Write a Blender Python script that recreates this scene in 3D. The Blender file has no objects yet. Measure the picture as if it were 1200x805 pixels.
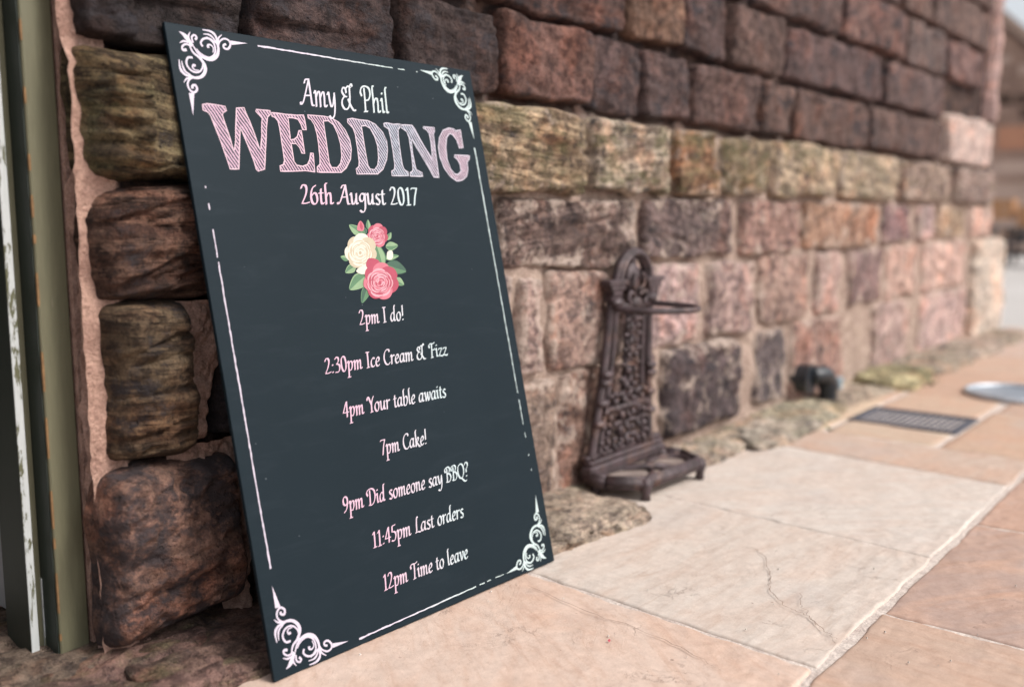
import bpy, math, random
import numpy as np
from mathutils import Vector, Matrix
from mathutils.geometry import tessellate_polygon

S = bpy.context.scene
COL = S.collection
rng = np.random.default_rng(7)
random.seed(7)

# ------------------------------------------------------------------ camera
EYE = np.array([0.0, 0.0, 0.833])
FPX = 1130.0                       # focal length in pixels of the 1200 px wide photograph
PITCH = math.atan(152 / FPX)
YAW = math.radians(38.9)           # angle between the wall (X axis) and the view
Fh = np.array([math.cos(YAW), math.sin(YAW), 0.0])
Rv = np.array([math.sin(YAW), -math.cos(YAW), 0.0])
Fv = Fh * math.cos(PITCH) - np.array([0, 0, 1.0]) * math.sin(PITCH)
Uv = np.array([0, 0, 1.0]) * math.cos(PITCH) + Fh * math.sin(PITCH)
cam = bpy.data.cameras.new('camera')
cam.sensor_width = 36.0
cam.lens = FPX / 1200 * 36
cam.clip_start = 0.05
cam.clip_end = 500
cam.dof.use_dof = True
cam.dof.focus_distance = 1.98
cam.dof.aperture_fstop = 1.25
co = bpy.data.objects.new('camera', cam)
co.matrix_world = Matrix(((Rv[0], Uv[0], -Fv[0], EYE[0]), (Rv[1], Uv[1], -Fv[1], EYE[1]), (Rv[2], Uv[2], -Fv[2], EYE[2]), (0, 0, 0, 1)))
COL.objects.link(co)
S.camera = co

# ------------------------------------------------------------------ light
SUN_EL, SUN_AZ = 46.0, 284.0       # degrees; azimuth in the XY plane of the direction towards the sun
W = bpy.data.worlds.new('World')
S.world = W
W.use_nodes = True
wn, wl = W.node_tree.nodes, W.node_tree.links
wn.clear()
wo = wn.new('ShaderNodeOutputWorld')
bg = wn.new('ShaderNodeBackground')
sky = wn.new('ShaderNodeTexSky')
sky.sky_type = 'NISHITA'
sky.sun_disc = False
sky.sun_elevation = math.radians(SUN_EL)
sky.sun_rotation = math.radians(90 - SUN_AZ)
sky.air_density = 1.0
sky.dust_density = 4.0
hs = wn.new('ShaderNodeHueSaturation')       # a veil of high cloud: the sky is almost white
hs.inputs['Saturation'].default_value = 0.28
wl.new(sky.outputs[0], hs.inputs['Color'])
wl.new(hs.outputs[0], bg.inputs[0])
bg.inputs[1].default_value = 0.13
wl.new(bg.outputs[0], wo.inputs[0])
sun = bpy.data.lights.new('sun', 'SUN')
sun.energy = 1.5
sun.angle = math.radians(13)
sun.color = (1.0, 0.95, 0.88)
so = bpy.data.objects.new('sun', sun)
d = Vector((math.cos(math.radians(SUN_AZ)) * math.cos(math.radians(SUN_EL)), math.sin(math.radians(SUN_AZ)) * math.cos(math.radians(SUN_EL)), math.sin(math.radians(SUN_EL))))
so.rotation_euler = d.to_track_quat('Z', 'Y').to_euler()
COL.objects.link(so)
S.view_settings.view_transform = 'Standard'
S.view_settings.look = 'None'
S.view_settings.gamma = 1
S.view_settings.exposure = 0.72


# ------------------------------------------------------------------ measuring helpers (photograph pixel -> point on a real plane)
def ray(x, y):
    return Fv * FPX + Rv * (x - 600) + Uv * (402.5 - y)


def G(x, y, z=0.0):
    r = ray(x, y)
    return EYE + r * ((z - EYE[2]) / r[2])


def wall_x(px, z, Y=1.625):
    k = (px - 600) / FPX
    cp, sp = math.cos(PITCH), math.sin(PITCH)
    ca, sa = math.cos(YAW), math.sin(YAW)
    return (ca * Y + k * (cp * sa * Y - sp * (z - EYE[2]))) / (sa - k * cp * ca)


# ------------------------------------------------------------------ noise
def _hash(ix, iy, iz, seed):
    h = (ix * 374761393 + iy * 668265263 + iz * 2147483647 % 1274126177 + iz * 1274126177 + seed * 362437) & 0xffffffff
    h = ((h ^ (h >> 13)) * 1274126177) & 0xffffffff
    h = h ^ (h >> 16)
    return (h & 0xffff) / 32767.5 - 1.0


def vnoise(x, y, z, seed=0):
    x, y, z = np.broadcast_arrays(np.asarray(x, float), np.asarray(y, float), np.asarray(z, float))
    ix, iy, iz = np.floor(x).astype(np.int64), np.floor(y).astype(np.int64), np.floor(z).astype(np.int64)
    fx, fy, fz = x - ix, y - iy, z - iz
    fx, fy, fz = (t * t * t * (t * (t * 6 - 15) + 10) for t in (fx, fy, fz))
    r = 0
    for a in (0, 1):
        wx = fx if a else 1 - fx
        for b in (0, 1):
            wy = fy if b else 1 - fy
            for c in (0, 1):
                wz = fz if c else 1 - fz
                r = r + wx * wy * wz * _hash(ix + a, iy + b, iz + c, seed)
    return r


def fbm(x, y, z, seed=0, octv=4):
    r, a, s = 0, 0.5, 1.0
    for o in range(octv):
        r = r + a * vnoise(np.asarray(x) * s + 17.3 * o, np.asarray(y) * s, np.asarray(z) * s, seed + o)
        a *= 0.5
        s *= 2.03
    return r


# ------------------------------------------------------------------ object helpers
def tag(o, label=None, cat=None, group=None, kind=None):
    if label: o['label'] = label
    if cat: o['category'] = cat
    if group: o['group'] = group
    if kind: o['kind'] = kind
    return o


def link(name, me, mat=None, parent=None, loc=None):
    o = bpy.data.objects.new(name, me)
    if mat is not None and me is not None:
        for m in (mat if isinstance(mat, (list, tuple)) else [mat]):
            me.materials.append(m)
    COL.objects.link(o)
    if loc is not None: o.location = loc
    if parent is not None: o.parent = parent
    return o


def mesh(name, v, f, smooth=False, mi=None):
    me = bpy.data.meshes.new(name)
    me.from_pydata([tuple(map(float, p)) for p in v], [], [tuple(map(int, q)) for q in f])
    if smooth: me.polygons.foreach_set('use_smooth', [True] * len(me.polygons))
    if mi is not None: me.polygons.foreach_set('material_index', mi)
    me.update()
    return me


def grid_faces(nu, nv):
    i = np.arange((nu - 1) * (nv - 1))
    a = (i // (nu - 1)) * nu + i % (nu - 1)
    return np.stack([a, a + 1, a + 1 + nu, a + nu], 1)


def fast_mesh(name, V, Fq, smooth=True):
    me = bpy.data.meshes.new(name)
    V = np.ascontiguousarray(V, dtype=np.float32)
    Fq = np.ascontiguousarray(Fq, dtype=np.int32)
    me.vertices.add(len(V))
    me.vertices.foreach_set('co', V.ravel())
    n = len(Fq)
    me.loops.add(n * 4)
    me.loops.foreach_set('vertex_index', Fq.ravel())
    me.polygons.add(n)
    me.polygons.foreach_set('loop_start', np.arange(n, dtype=np.int32) * 4)
    me.polygons.foreach_set('loop_total', np.full(n, 4, dtype=np.int32))
    me.polygons.foreach_set('use_smooth', np.full(n, smooth))
    me.update(calc_edges=True)
    me.validate()
    return me


class MB:
    """collects boxes, tubes and prisms into one mesh"""
    def __init__(s): s.v, s.f = [], []

    def add(s, v, f):
        k = len(s.v)
        s.v += [tuple(p) for p in v]
        s.f += [tuple(i + k for i in q) for q in f]
        return s

    def box(s, x0, x1, y0, y1, z0, z1, b=0.0):
        if b <= 0:
            v = [(x, y, z) for z in (z0, z1) for y in (y0, y1) for x in (x0, x1)]
            return s.add(v, [(0, 2, 3, 1), (4, 5, 7, 6), (0, 1, 5, 4), (2, 6, 7, 3), (0, 4, 6, 2), (1, 3, 7, 5)])
        v = []
        for z, i in ((z0, b), (z0 + b, 0), (z1 - b, 0), (z1, b)):
            for (cx, cy, sx, sy) in ((x0, y0, 1, 1), (x1, y0, -1, 1), (x1, y1, -1, -1), (x0, y1, 1, -1)):
                j = b if i == 0 else b
                if sx * sy > 0: v += [(cx + sx * i, cy + sy * (i + b), z), (cx + sx * (i + b), cy + sy * i, z)]
                else: v += [(cx + sx * (i + b), cy + sy * i, z), (cx + sx * i, cy + sy * (i + b), z)]
        f = [tuple(reversed(range(8))), tuple(range(24, 32))]
        for r in range(3):
            for i in range(8):
                j = (i + 1) % 8
                f.append((r * 8 + i, r * 8 + j, r * 8 + 8 + j, r * 8 + 8 + i))
        return s.add(v, f)

    def tube(s, pts, r, n=8, closed=False):
        P = [Vector(p) for p in pts]
        R_ = r if hasattr(r, '__len__') else [r] * len(P)
        k0 = len(s.v)
        up = Vector((0, 0, 1))
        m = len(P)
        prev = None
        for i, p in enumerate(P):
            if closed: t = P[(i + 1) % m] - P[i - 1]
            else: t = P[min(i + 1, m - 1)] - P[max(i - 1, 0)]
            t.normalize()
            if prev is None:
                a = up if abs(t.z) < 0.9 else Vector((1, 0, 0))
                prev = (a - t * a.dot(t)).normalized()
            else:
                prev = (prev - t * prev.dot(t)).normalized()
            q = t.cross(prev)
            for j in range(n):
                an = 2 * math.pi * j / n
                s.v.append(tuple(p + (prev * math.cos(an) + q * math.sin(an)) * R_[i]))
        for i in range(m if closed else m - 1):
            for j in range(n):
                a, b = k0 + i * n, k0 + ((i + 1) % m) * n
                s.f.append((a + j, a + (j + 1) % n, b + (j + 1) % n, b + j))
        if not closed:
            s.f.append(tuple(k0 + j for j in reversed(range(n))))
            s.f.append(tuple(k0 + (m - 1) * n + j for j in range(n)))
        return s

    def prism(s, poly, z0, z1):
        n = len(poly)
        v = [(x, y, z0) for x, y in poly] + [(x, y, z1) for x, y in poly]
        f = [tuple(reversed(range(n))), tuple(range(n, 2 * n))] + [(i, (i + 1) % n, n + (i + 1) % n, n + i) for i in range(n)]
        return s.add(v, f)

    def ball(s, c, r, nu=10, nv=7):
        r = r if hasattr(r, '__len__') else (r, r, r)
        v, f = [], []
        for j in range(nv + 1):
            th = math.pi * j / nv
            for i in range(nu):
                ph = 2 * math.pi * i / nu
                v.append((c[0] + r[0] * math.sin(th) * math.cos(ph), c[1] + r[1] * math.sin(th) * math.sin(ph), c[2] + r[2] * math.cos(th)))
        for j in range(nv):
            for i in range(nu):
                f.append((j * nu + i, (j + 1) * nu + i, (j + 1) * nu + (i + 1) % nu, j * nu + (i + 1) % nu))
        return s.add(v, f)

    def build(s, name, mat, parent=None, smooth=False, loc=None):
        return link(name, mesh(name, s.v, s.f, smooth), mat, parent, loc)


def smooth_path(P, n=6, closed=False):
    P = [np.array(p, float) for p in P]
    if len(P) < 3: return P
    out = []
    m = len(P)
    for i in range(m if closed else m - 1):
        p0 = P[i - 1] if (closed or i > 0) else 2 * P[0] - P[1]
        p1, p2 = P[i], P[(i + 1) % m]
        p3 = P[(i + 2) % m] if (closed or i + 2 < m) else 2 * P[-1] - P[-2]
        for k in range(n):
            t = k / n
            out.append(0.5 * ((2 * p1) + (-p0 + p2) * t + (2 * p0 - 5 * p1 + 4 * p2 - p3) * t * t + (-p0 + 3 * p1 - 3 * p2 + p3) * t ** 3))
    if not closed: out.append(P[-1])
    return out


# ------------------------------------------------------------------ materials
class NT:
    def __init__(s, name):
        s.m = bpy.data.materials.new(name)
        s.m.use_nodes = True
        s.t = s.m.node_tree
        s.b = s.t.nodes['Principled BSDF']

    def n(s, kind, **kw):
        nd = s.t.nodes.new(kind)
        for k, v in kw.items(): setattr(nd, k, v)
        return nd

    def l(s, a, b): s.t.links.new(a, b)

    def math(s, op, a, b=None, clamp=False):
        nd = s.n('ShaderNodeMath', operation=op, use_clamp=clamp)
        for i, v in enumerate((a, b)):
            if v is None: continue
            if isinstance(v, (int, float)): nd.inputs[i].default_value = v
            else: s.l(v, nd.inputs[i])
        return nd.outputs[0]

    def noise(s, vec, scale, detail=4, rough=0.6, dist=0.0):
        nd = s.n('ShaderNodeTexNoise')
        nd.inputs['Scale'].default_value = scale
        nd.inputs['Detail'].default_value = detail
        nd.inputs['Roughness'].default_value = rough
        nd.inputs['Distortion'].default_value = dist
        if vec is not None: s.l(vec, nd.inputs['Vector'])
        return nd.outputs['Fac']

    def mapping(s, vec, scale=(1, 1, 1), rot=(0, 0, 0)):
        nd = s.n('ShaderNodeMapping')
        nd.inputs['Scale'].default_value = scale
        nd.inputs['Rotation'].default_value = rot
        s.l(vec, nd.inputs['Vector'])
        return nd.outputs[0]

    def ramp(s, fac, lo, hi, a=0.0, b=1.0):
        nd = s.n('ShaderNodeMapRange')
        nd.inputs['From Min'].default_value = lo
        nd.inputs['From Max'].default_value = hi
        nd.inputs['To Min'].default_value = a
        nd.inputs['To Max'].default_value = b
        s.l(fac, nd.inputs['Value'])
        return nd.outputs[0]

    def mix(s, fac, a, b, mode='MIX'):
        nd = s.n('ShaderNodeMix', data_type='RGBA', blend_type=mode)
        if isinstance(fac, (int, float)): nd.inputs[0].default_value = fac
        else: s.l(fac, nd.inputs[0])
        for i, v in ((6, a), (7, b)):
            if isinstance(v, tuple): nd.inputs[i].default_value = (*v[:3], 1)
            else: s.l(v, nd.inputs[i])
        return nd.outputs[2]

    def attr(s, name):
        nd = s.n('ShaderNodeAttribute', attribute_type='OBJECT', attribute_name=name)
        return nd

    def bump(s, h, dist=0.004, strength=1.0):
        nd = s.n('ShaderNodeBump')
        nd.inputs['Strength'].default_value = strength
        nd.inputs['Distance'].default_value = dist
        s.l(h, nd.inputs['Height'])
        s.l(nd.outputs[0], s.b.inputs['Normal'])

    def pos(s): return s.n('ShaderNodeNewGeometry').outputs['Position']
    def obj(s): return s.n('ShaderNodeTexCoord').outputs['Object']

    def set(s, col=None, rough=None, metal=None, spec=None):
        if col is not None:
            if isinstance(col, tuple): s.b.inputs['Base Color'].default_value = (*col, 1)
            else: s.l(col, s.b.inputs['Base Color'])
        if rough is not None:
            if isinstance(rough, (int, float)): s.b.inputs['Roughness'].default_value = rough
            else: s.l(rough, s.b.inputs['Roughness'])
        if metal is not None: s.b.inputs['Metallic'].default_value = metal
        if spec is not None: s.b.inputs['Specular IOR Level'].default_value = spec
        return s.m


def mat_stone():
    t = NT('sandstone_block')
    p = t.pos()
    base = t.n('ShaderNodeObjectInfo')
    rnd = base.outputs['Random']
    off = t.n('ShaderNodeVectorMath', operation='ADD')
    t.l(p, off.inputs[0])
    cmb = t.n('ShaderNodeCombineXYZ')
    t.l(t.math('MULTIPLY', rnd, 7.0), cmb.inputs[0])
    t.l(t.math('MULTIPLY', rnd, 3.0), cmb.inputs[1])
    t.l(cmb.outputs[0], off.inputs[1])
    v = off.outputs[0]
    tilt = t.n('ShaderNodeVectorRotate', rotation_type='Y_AXIS')
    t.l(v, tilt.inputs['Vector'])
    t.l(t.math('MULTIPLY', t.math('SUBTRACT', rnd, 0.5), 0.7), tilt.inputs['Angle'])
    strat = t.noise(t.mapping(tilt.outputs[0], (3.0, 5, 52)), 1.0, 6, 0.72, 0.3)
    big = t.noise(v, 8, 6, 0.7, 0.1)
    mid = t.noise(v, 30, 5, 0.68)
    fine = t.noise(v, 180, 4, 0.75)
    st = t.attr('strata').outputs['Fac']
    c = base.outputs['Color']
    # crisp bedding lines
    gro = t.ramp(t.math('ABSOLUTE', t.math('SUBTRACT', strat, 0.5)), 0.0, 0.035, 1.0, 0.0)
    gmask = t.ramp(mid, 0.42, 0.56)
    c = t.mix(t.math('MULTIPLY', t.ramp(strat, 0.42, 0.56), st, True), c, t.mix(1.0, c, (0.45, 0.41, 0.41), 'MULTIPLY'))
    c = t.mix(t.ramp(big, 0.48, 0.6), c, t.mix(1.0, c, (1.52, 1.46, 1.44), 'MULTIPLY'))
    c = t.mix(t.ramp(mid, 0.46, 0.6), c, t.mix(1.0, c, (0.55, 0.53, 0.55), 'MULTIPLY'))
    c = t.mix(t.ramp(fine, 0.35, 0.65), t.mix(1.0, c, (0.62, 0.62, 0.64), 'MULTIPLY'), t.mix(1.0, c, (1.28, 1.26, 1.24), 'MULTIPLY'))
    c = t.mix(t.math('MULTIPLY', t.math('MULTIPLY', gro, gmask), st, True), c, t.mix(1.0, c, (0.3, 0.28, 0.28), 'MULTIPLY'))
    # reddish iron stain
    red = t.noise(v, 5.5, 4, 0.6, 0.6)
    c = t.mix(t.math('MULTIPLY', t.ramp(red, 0.52, 0.64), 0.45), c, t.mix(1.0, c, (1.45, 1.0, 0.8), 'MULTIPLY'))
    # rain streaks running down the face
    drip = t.noise(t.mapping(v, (26, 26, 2.2)), 1.0, 4, 0.6, 0.3)
    c = t.mix(t.math('MULTIPLY', t.ramp(drip, 0.5, 0.62), 0.5), c, t.mix(1.0, c, (0.55, 0.55, 0.6), 'MULTIPLY'))
    # moss and lichen
    ms = t.attr('moss').outputs['Fac']
    mo = t.noise(t.mapping(v, (0.6, 0.6, 1.4)), 9, 7, 0.74, 0.15)
    mf = t.math('MULTIPLY', t.ramp(t.math('ADD', mo, t.math('MULTIPLY', ms, 0.1)), 0.52, 0.62), t.math('ADD', t.math('MULTIPLY', ms, 0.6), 0.35), True)
    mf = t.math('MULTIPLY', mf, t.ramp(ms, 0.0, 0.1), True)
    c = t.mix(mf, c, t.mix(t.ramp(fine, 0.35, 0.7), (0.05, 0.054, 0.024), (0.2, 0.185, 0.09)))
    # soot crust
    so_ = t.attr('soot').outputs['Fac']
    sn = t.noise(t.mapping(v, (1, 1, 1.3)), 9, 7, 0.74, 0.15)
    sf = t.ramp(t.math('ADD', sn, t.math('MULTIPLY', so_, 0.5)), 0.56, 0.66)
    c = t.mix(t.math('MULTIPLY', sf, 0.85), c, t.mix(t.ramp(mid, 0.42, 0.6), (0.022, 0.021, 0.027), (0.052, 0.045, 0.05)))
    # pale efflorescence and lime
    li = t.attr('lime').outputs['Fac']
    ln = t.noise(t.mapping(v, (1, 1, 0.8)), 13, 6, 0.76, 0.15)
    rim = t.n('ShaderNodeAttribute', attribute_type='GEOMETRY', attribute_name='rim').outputs['Fac']
    lf = t.ramp(t.math('ADD', t.math('ADD', ln, t.math('MULTIPLY', li, 0.22)), t.math('MULTIPLY', rim, 0.10)), 0.6, 0.7)
    c = t.mix(t.math('MULTIPLY', t.math('MULTIPLY', lf, t.ramp(li, 0.02, 0.2)), 0.75), c, (0.55, 0.44, 0.375))
    t.set(c, 0.88, spec=0.25)
    h = t.math('ADD', t.math('MULTIPLY', mid, 1.1), t.math('MULTIPLY', fine, 0.4))
    h = t.math('ADD', h, t.math('MULTIPLY', t.math('MULTIPLY', strat, st), 0.9))
    h = t.math('SUBTRACT', h, t.math('MULTIPLY', t.math('MULTIPLY', gro, gmask), t.math('MULTIPLY', st, 0.3)))
    chv = t.n('ShaderNodeTexVoronoi')
    chv.inputs['Scale'].default_value = 17
    wob = t.n('ShaderNodeVectorMath', operation='ADD')
    t.l(v, wob.inputs[0])
    cw = t.n('ShaderNodeCombineXYZ')
    t.l(t.math('MULTIPLY', mid, 0.09), cw.inputs[0])
    t.l(t.math('MULTIPLY', big, 0.09), cw.inputs[2])
    t.l(cw.outputs[0], wob.inputs[1])
    t.l(wob.outputs[0], chv.inputs['Vector'])
    h = t.math('ADD', h, t.math('MULTIPLY', chv.outputs['Distance'], 0.55))
    pit = t.math('MULTIPLY', t.ramp(t.noise(v, 75, 3, 0.6), 0.6, 0.68), 0.5)
    h = t.math('SUBTRACT', h, pit)
    t.bump(h, 0.015, 1.0)
    return t.m


def mat_mortar(name='lime_mortar', a=(0.52, 0.41, 0.35), b=(0.34, 0.25, 0.215), sc=1.0, dark=None, relief=0.02):
    t = NT(name)
    p = t.pos()
    n1 = t.noise(p, 14 * sc, 6, 0.7, 0.3)
    n2 = t.noise(p, 120 * sc, 4, 0.75)
    c = t.mix(t.ramp(n1, 0.4, 0.66), a, b)
    c = t.mix(t.ramp(n2, 0.3, 0.72), t.mix(1.0, c, (0.7, 0.66, 0.64), 'MULTIPLY'), t.mix(1.0, c, (1.3, 1.28, 1.25), 'MULTIPLY'))
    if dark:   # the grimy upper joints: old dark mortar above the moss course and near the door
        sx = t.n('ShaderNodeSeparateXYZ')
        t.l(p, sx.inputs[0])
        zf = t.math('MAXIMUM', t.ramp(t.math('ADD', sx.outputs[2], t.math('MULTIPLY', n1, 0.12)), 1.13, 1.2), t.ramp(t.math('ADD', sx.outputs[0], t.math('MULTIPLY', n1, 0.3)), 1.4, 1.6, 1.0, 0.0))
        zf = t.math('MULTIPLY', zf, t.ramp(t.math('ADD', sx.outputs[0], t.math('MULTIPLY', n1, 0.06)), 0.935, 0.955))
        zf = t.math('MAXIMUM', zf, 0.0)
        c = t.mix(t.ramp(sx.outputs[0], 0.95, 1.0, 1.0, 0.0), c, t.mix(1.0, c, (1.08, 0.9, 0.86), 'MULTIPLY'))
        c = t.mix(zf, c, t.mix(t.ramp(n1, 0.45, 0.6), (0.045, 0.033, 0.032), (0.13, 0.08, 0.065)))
    t.set(c, 0.95, spec=0.15)
    t.bump(t.math('ADD', n1, t.math('MULTIPLY', n2, 0.6)), relief, 1.0)
    return t.m


def mat_slab():
    t = NT('riven_sandstone_paving')
    p = t.pos()
    oi = t.n('ShaderNodeObjectInfo')
    rnd = oi.outputs['Random']
    rot = t.n('ShaderNodeVectorRotate', rotation_type='Z_AXIS')
    t.l(p, rot.inputs['Vector'])
    t.l(t.math('MULTIPLY', rnd, 2.2), rot.inputs['Angle'])
    v = rot.outputs[0]
    big = t.noise(t.mapping(v, (1, 2.4, 1)), 3.2, 5, 0.6, 0.8)
    streak = t.noise(t.mapping(v, (2, 11, 1)), 3.0, 6, 0.68, 1.2)
    fine = t.noise(p, 260, 3, 0.7)
    mid = t.noise(p, 38, 5, 0.7)
    vein = t.noise(v, 5.5, 7, 0.62, 1.0)
    c = oi.outputs['Color']
    warm = t.attr('warm').outputs['Fac']
    c = t.mix(t.math('MULTIPLY', t.ramp(big, 0.42, 0.66), warm, True), c, (0.5, 0.32, 0.235))
    c = t.mix(t.math('MULTIPLY', t.ramp(streak, 0.48, 0.7), 0.55), c, t.mix(1.0, c, (0.78, 0.68, 0.62), 'MULTIPLY'))
    c = t.mix(t.math('MULTIPLY', t.ramp(t.noise(p, 2.1, 4, 0.6), 0.55, 0.7), 0.35), c, (0.4, 0.38, 0.38))
    c = t.mix(t.ramp(mid, 0.35, 0.7), t.mix(1.0, c, (0.9, 0.88, 0.87), 'MULTIPLY'), t.mix(1.0, c, (1.08, 1.07, 1.06), 'MULTIPLY'))
    c = t.mix(t.ramp(fine, 0.3, 0.7), t.mix(1.0, c, (0.93, 0.92, 0.92), 'MULTIPLY'), t.mix(1.0, c, (1.06, 1.06, 1.05), 'MULTIPLY'))
    # thin dark veins where the riven layers break
    vv = t.math('ABSOLUTE', t.math('SUBTRACT', vein, 0.5))
    patch = t.ramp(t.noise(p, 6.5, 3, 0.5), 0.56, 0.66)
    vf = t.math('MULTIPLY', t.ramp(vv, 0.0, 0.006, 1.0, 0.0), patch, True)
    c = t.mix(t.math('MULTIPLY', vf, 0.4), c, (0.25, 0.155, 0.125))
    # scattered dark specks and pits
    vo = t.n('ShaderNodeTexVoronoi')
    vo.inputs['Scale'].default_value = 21
    t.l(p, vo.inputs['Vector'])
    sp = t.math('MULTIPLY', t.ramp(vo.outputs['Distance'], 0.06, 0.1, 1.0, 0.0), t.ramp(mid, 0.55, 0.6), True)
    c = t.mix(t.math('MULTIPLY', sp, 0.7), c, (0.16, 0.1, 0.08))
    t.set(c, t.ramp(big, 0.3, 0.7, 0.62, 0.8), spec=0.3)
    step = t.n('ShaderNodeMath', operation='SNAP')
    t.l(vein, step.inputs[0])
    step.inputs[1].default_value = 0.07
    h = t.math('ADD', t.math('MULTIPLY', step.outputs[0], 1.6), t.math('MULTIPLY', mid, 0.3))
    h = t.math('SUBTRACT', h, t.math('MULTIPLY', vf, 0.4))
    t.bump(t.math('ADD', h, t.math('MULTIPLY', fine, 0.08)), 0.0032, 0.75)
    return t.m


def mat_plain(name, col, rough=0.6, metal=0.0, var=0.25, scale=40, bump=0.0, spec=0.4, var_col=None):
    t = NT(name)
    p = t.pos()
    n = t.noise(p, scale, 5, 0.65)
    c2 = var_col or tuple(x * (1 - var) for x in col)
    c = t.mix(t.ramp(n, 0.35, 0.68), col, c2)
    t.set(c, rough, metal, spec)
    if bump: t.bump(n, bump, 0.8)
    return t.m


def mat_print(name, left, right, noise=0.0):
    """flat printed ink whose tint runs from pink on the left to cool white on the right of the board"""
    t = NT(name)
    o = t.obj()
    sx = t.n('ShaderNodeSeparateXYZ')
    t.l(o, sx.inputs[0])
    g = t.ramp(t.math('ADD', sx.outputs[0], t.math('MULTIPLY', t.math('SUBTRACT', t.noise(o, 9, 2), 0.5), 0.12)), 0.3, 0.52)
    c = t.mix(g, left, right)
    t.set(c, 0.5, spec=0.35)
    return t.m


def mat_hatch():
    t = NT('hatched_chalk_print')
    o = t.obj()
    sx = t.n('ShaderNodeSeparateXYZ')
    t.l(o, sx.inputs[0])
    u, v = sx.outputs[0], sx.outputs[1]
    a = math.radians(31)
    w = t.math('MULTIPLY', t.math('ADD', t.math('MULTIPLY', u, math.cos(a)), t.math('MULTIPLY', v, math.sin(a))), 1 / 0.0060)
    w = t.math('ADD', w, t.math('MULTIPLY', t.noise(o, 30, 2), 0.9))
    fr = t.math('FRACT', w)
    thick = t.ramp(t.noise(t.mapping(o, (1.0, 1.0, 1.0), (0, 0, a)), 55, 2), 0.3, 0.7, 0.36, 0.62)
    on = t.math('LESS_THAN', fr, thick)
    gl = t.ramp(u, 0.33, 0.5)
    gr = t.ramp(u, 0.56, 0.68)
    pink, grey = (0.46, 0.29, 0.38), (0.36, 0.38, 0.45)
    ink = t.mix(gl, pink, t.mix(gr, grey, (0.5, 0.36, 0.43)))
    c = t.mix(on, (0.03, 0.03, 0.045), ink)
    t.set(c, 0.5, spec=0.35)
    return t.m


def mat_board():
    t = NT('slate_blue_print')
    o = t.obj()
    n = t.noise(o, 4, 4, 0.6)
    f = t.noise(o, 420, 2, 0.7)
    c = t.mix(t.ramp(n, 0.3, 0.7), (0.005, 0.012, 0.0175), (0.0065, 0.014, 0.020))
    c = t.mix(t.math('MULTIPLY', t.ramp(f, 0.66, 0.8), 0.25), c, (0.06, 0.075, 0.09))
    wipe = t.noise(t.mapping(o, (3, 14, 1), (0, 0, 0.5)), 2.2, 6, 0.7, 0.4)
    c = t.mix(t.math('MULTIPLY', t.ramp(wipe, 0.52, 0.75), 0.1), c, (0.045, 0.058, 0.072))
    vo = t.n('ShaderNodeTexVoronoi')
    vo.inputs['Scale'].default_value = 26
    t.l(o, vo.inputs['Vector'])
    c = t.mix(t.math('MULTIPLY', t.ramp(vo.outputs['Distance'], 0.02, 0.035, 1.0, 0.0), t.ramp(n, 0.5, 0.55)), c, (0.16, 0.18, 0.2))
    t.set(c, t.ramp(n, 0.3, 0.7, 0.46, 0.58), spec=0.14)
    t.bump(t.noise(o, 90, 4, 0.6), 0.0003, 0.5)
    return t.m


def mat_paint(name, col, under, amount=0.25, scale=22, rough=0.5):
    """worn gloss paint, older coat showing in streaks along the grain"""
    t = NT(name)
    p = t.pos()
    n = t.noise(t.mapping(p, (2.2, 2.2, 0.55)), scale, 6, 0.7, 0.4)
    g = t.noise(t.mapping(p, (6, 6, 0.6)), 40, 4, 0.6)
    c = t.mix(t.ramp(g, 0.3, 0.7), col, tuple(x * 0.86 for x in col))
    f = t.ramp(n, 0.72 - amount, 0.75 - amount)
    c = t.mix(f, c, under)
    t.set(c, rough, spec=0.4)
    t.bump(t.math('ADD', t.math('MULTIPLY', g, 0.35), t.math('MULTIPLY', f, -0.5)), 0.0016, 0.8)
    return t.m


M_STONE = mat_stone()
M_MORTAR = mat_mortar(dark=True)
M_SMEAR = mat_mortar('pale_pink_mortar', (0.62, 0.42, 0.355), (0.36, 0.225, 0.185), 1.6)
M_JOINT = mat_mortar('white_paving_joint', (0.62, 0.56, 0.52), (0.46, 0.39, 0.36), 1.5, relief=0.005)
M_SLAB = mat_slab()
M_BOARD = mat_board()
M_INK = mat_print('chalk_white_print', (0.50, 0.45, 0.53), (0.45, 0.53, 0.53))
M_PINKINK = mat_print('pink_to_white_print', (0.54, 0.36, 0.45), (0.45, 0.53, 0.55))
M_HATCH = mat_hatch()
M_EDGEINK = mat_print('pink_outline_print', (0.50, 0.36, 0.42), (0.44, 0.41, 0.47))
def mat_iron():
    t = NT('brown_painted_cast_iron')
    p = t.pos()
    n = t.noise(p, 26, 6, 0.7)
    f = t.noise(p, 190, 3, 0.7)
    c = t.mix(t.ramp(n, 0.42, 0.6), (0.075, 0.05, 0.055), (0.038, 0.026, 0.028))
    rust = t.ramp(t.noise(p, 12, 6, 0.75), 0.54, 0.66)
    c = t.mix(t.math('MULTIPLY', rust, 0.7), c, (0.16, 0.085, 0.06))
    c = t.mix(t.ramp(f, 0.6, 0.75), c, (0.13, 0.1, 0.1))
    t.set(c, t.ramp(n, 0.4, 0.6, 0.38, 0.62), 0.15, 0.5)
    t.bump(t.math('ADD', n, t.math('MULTIPLY', f, 0.5)), 0.003, 0.9)
    return t.m


M_IRON = mat_iron()
M_IRONLIGHT = mat_plain('worn_tray_iron', (0.34, 0.27, 0.24), 0.5, 0.1, 0.45, 14, 0.0008, 0.5)


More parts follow.
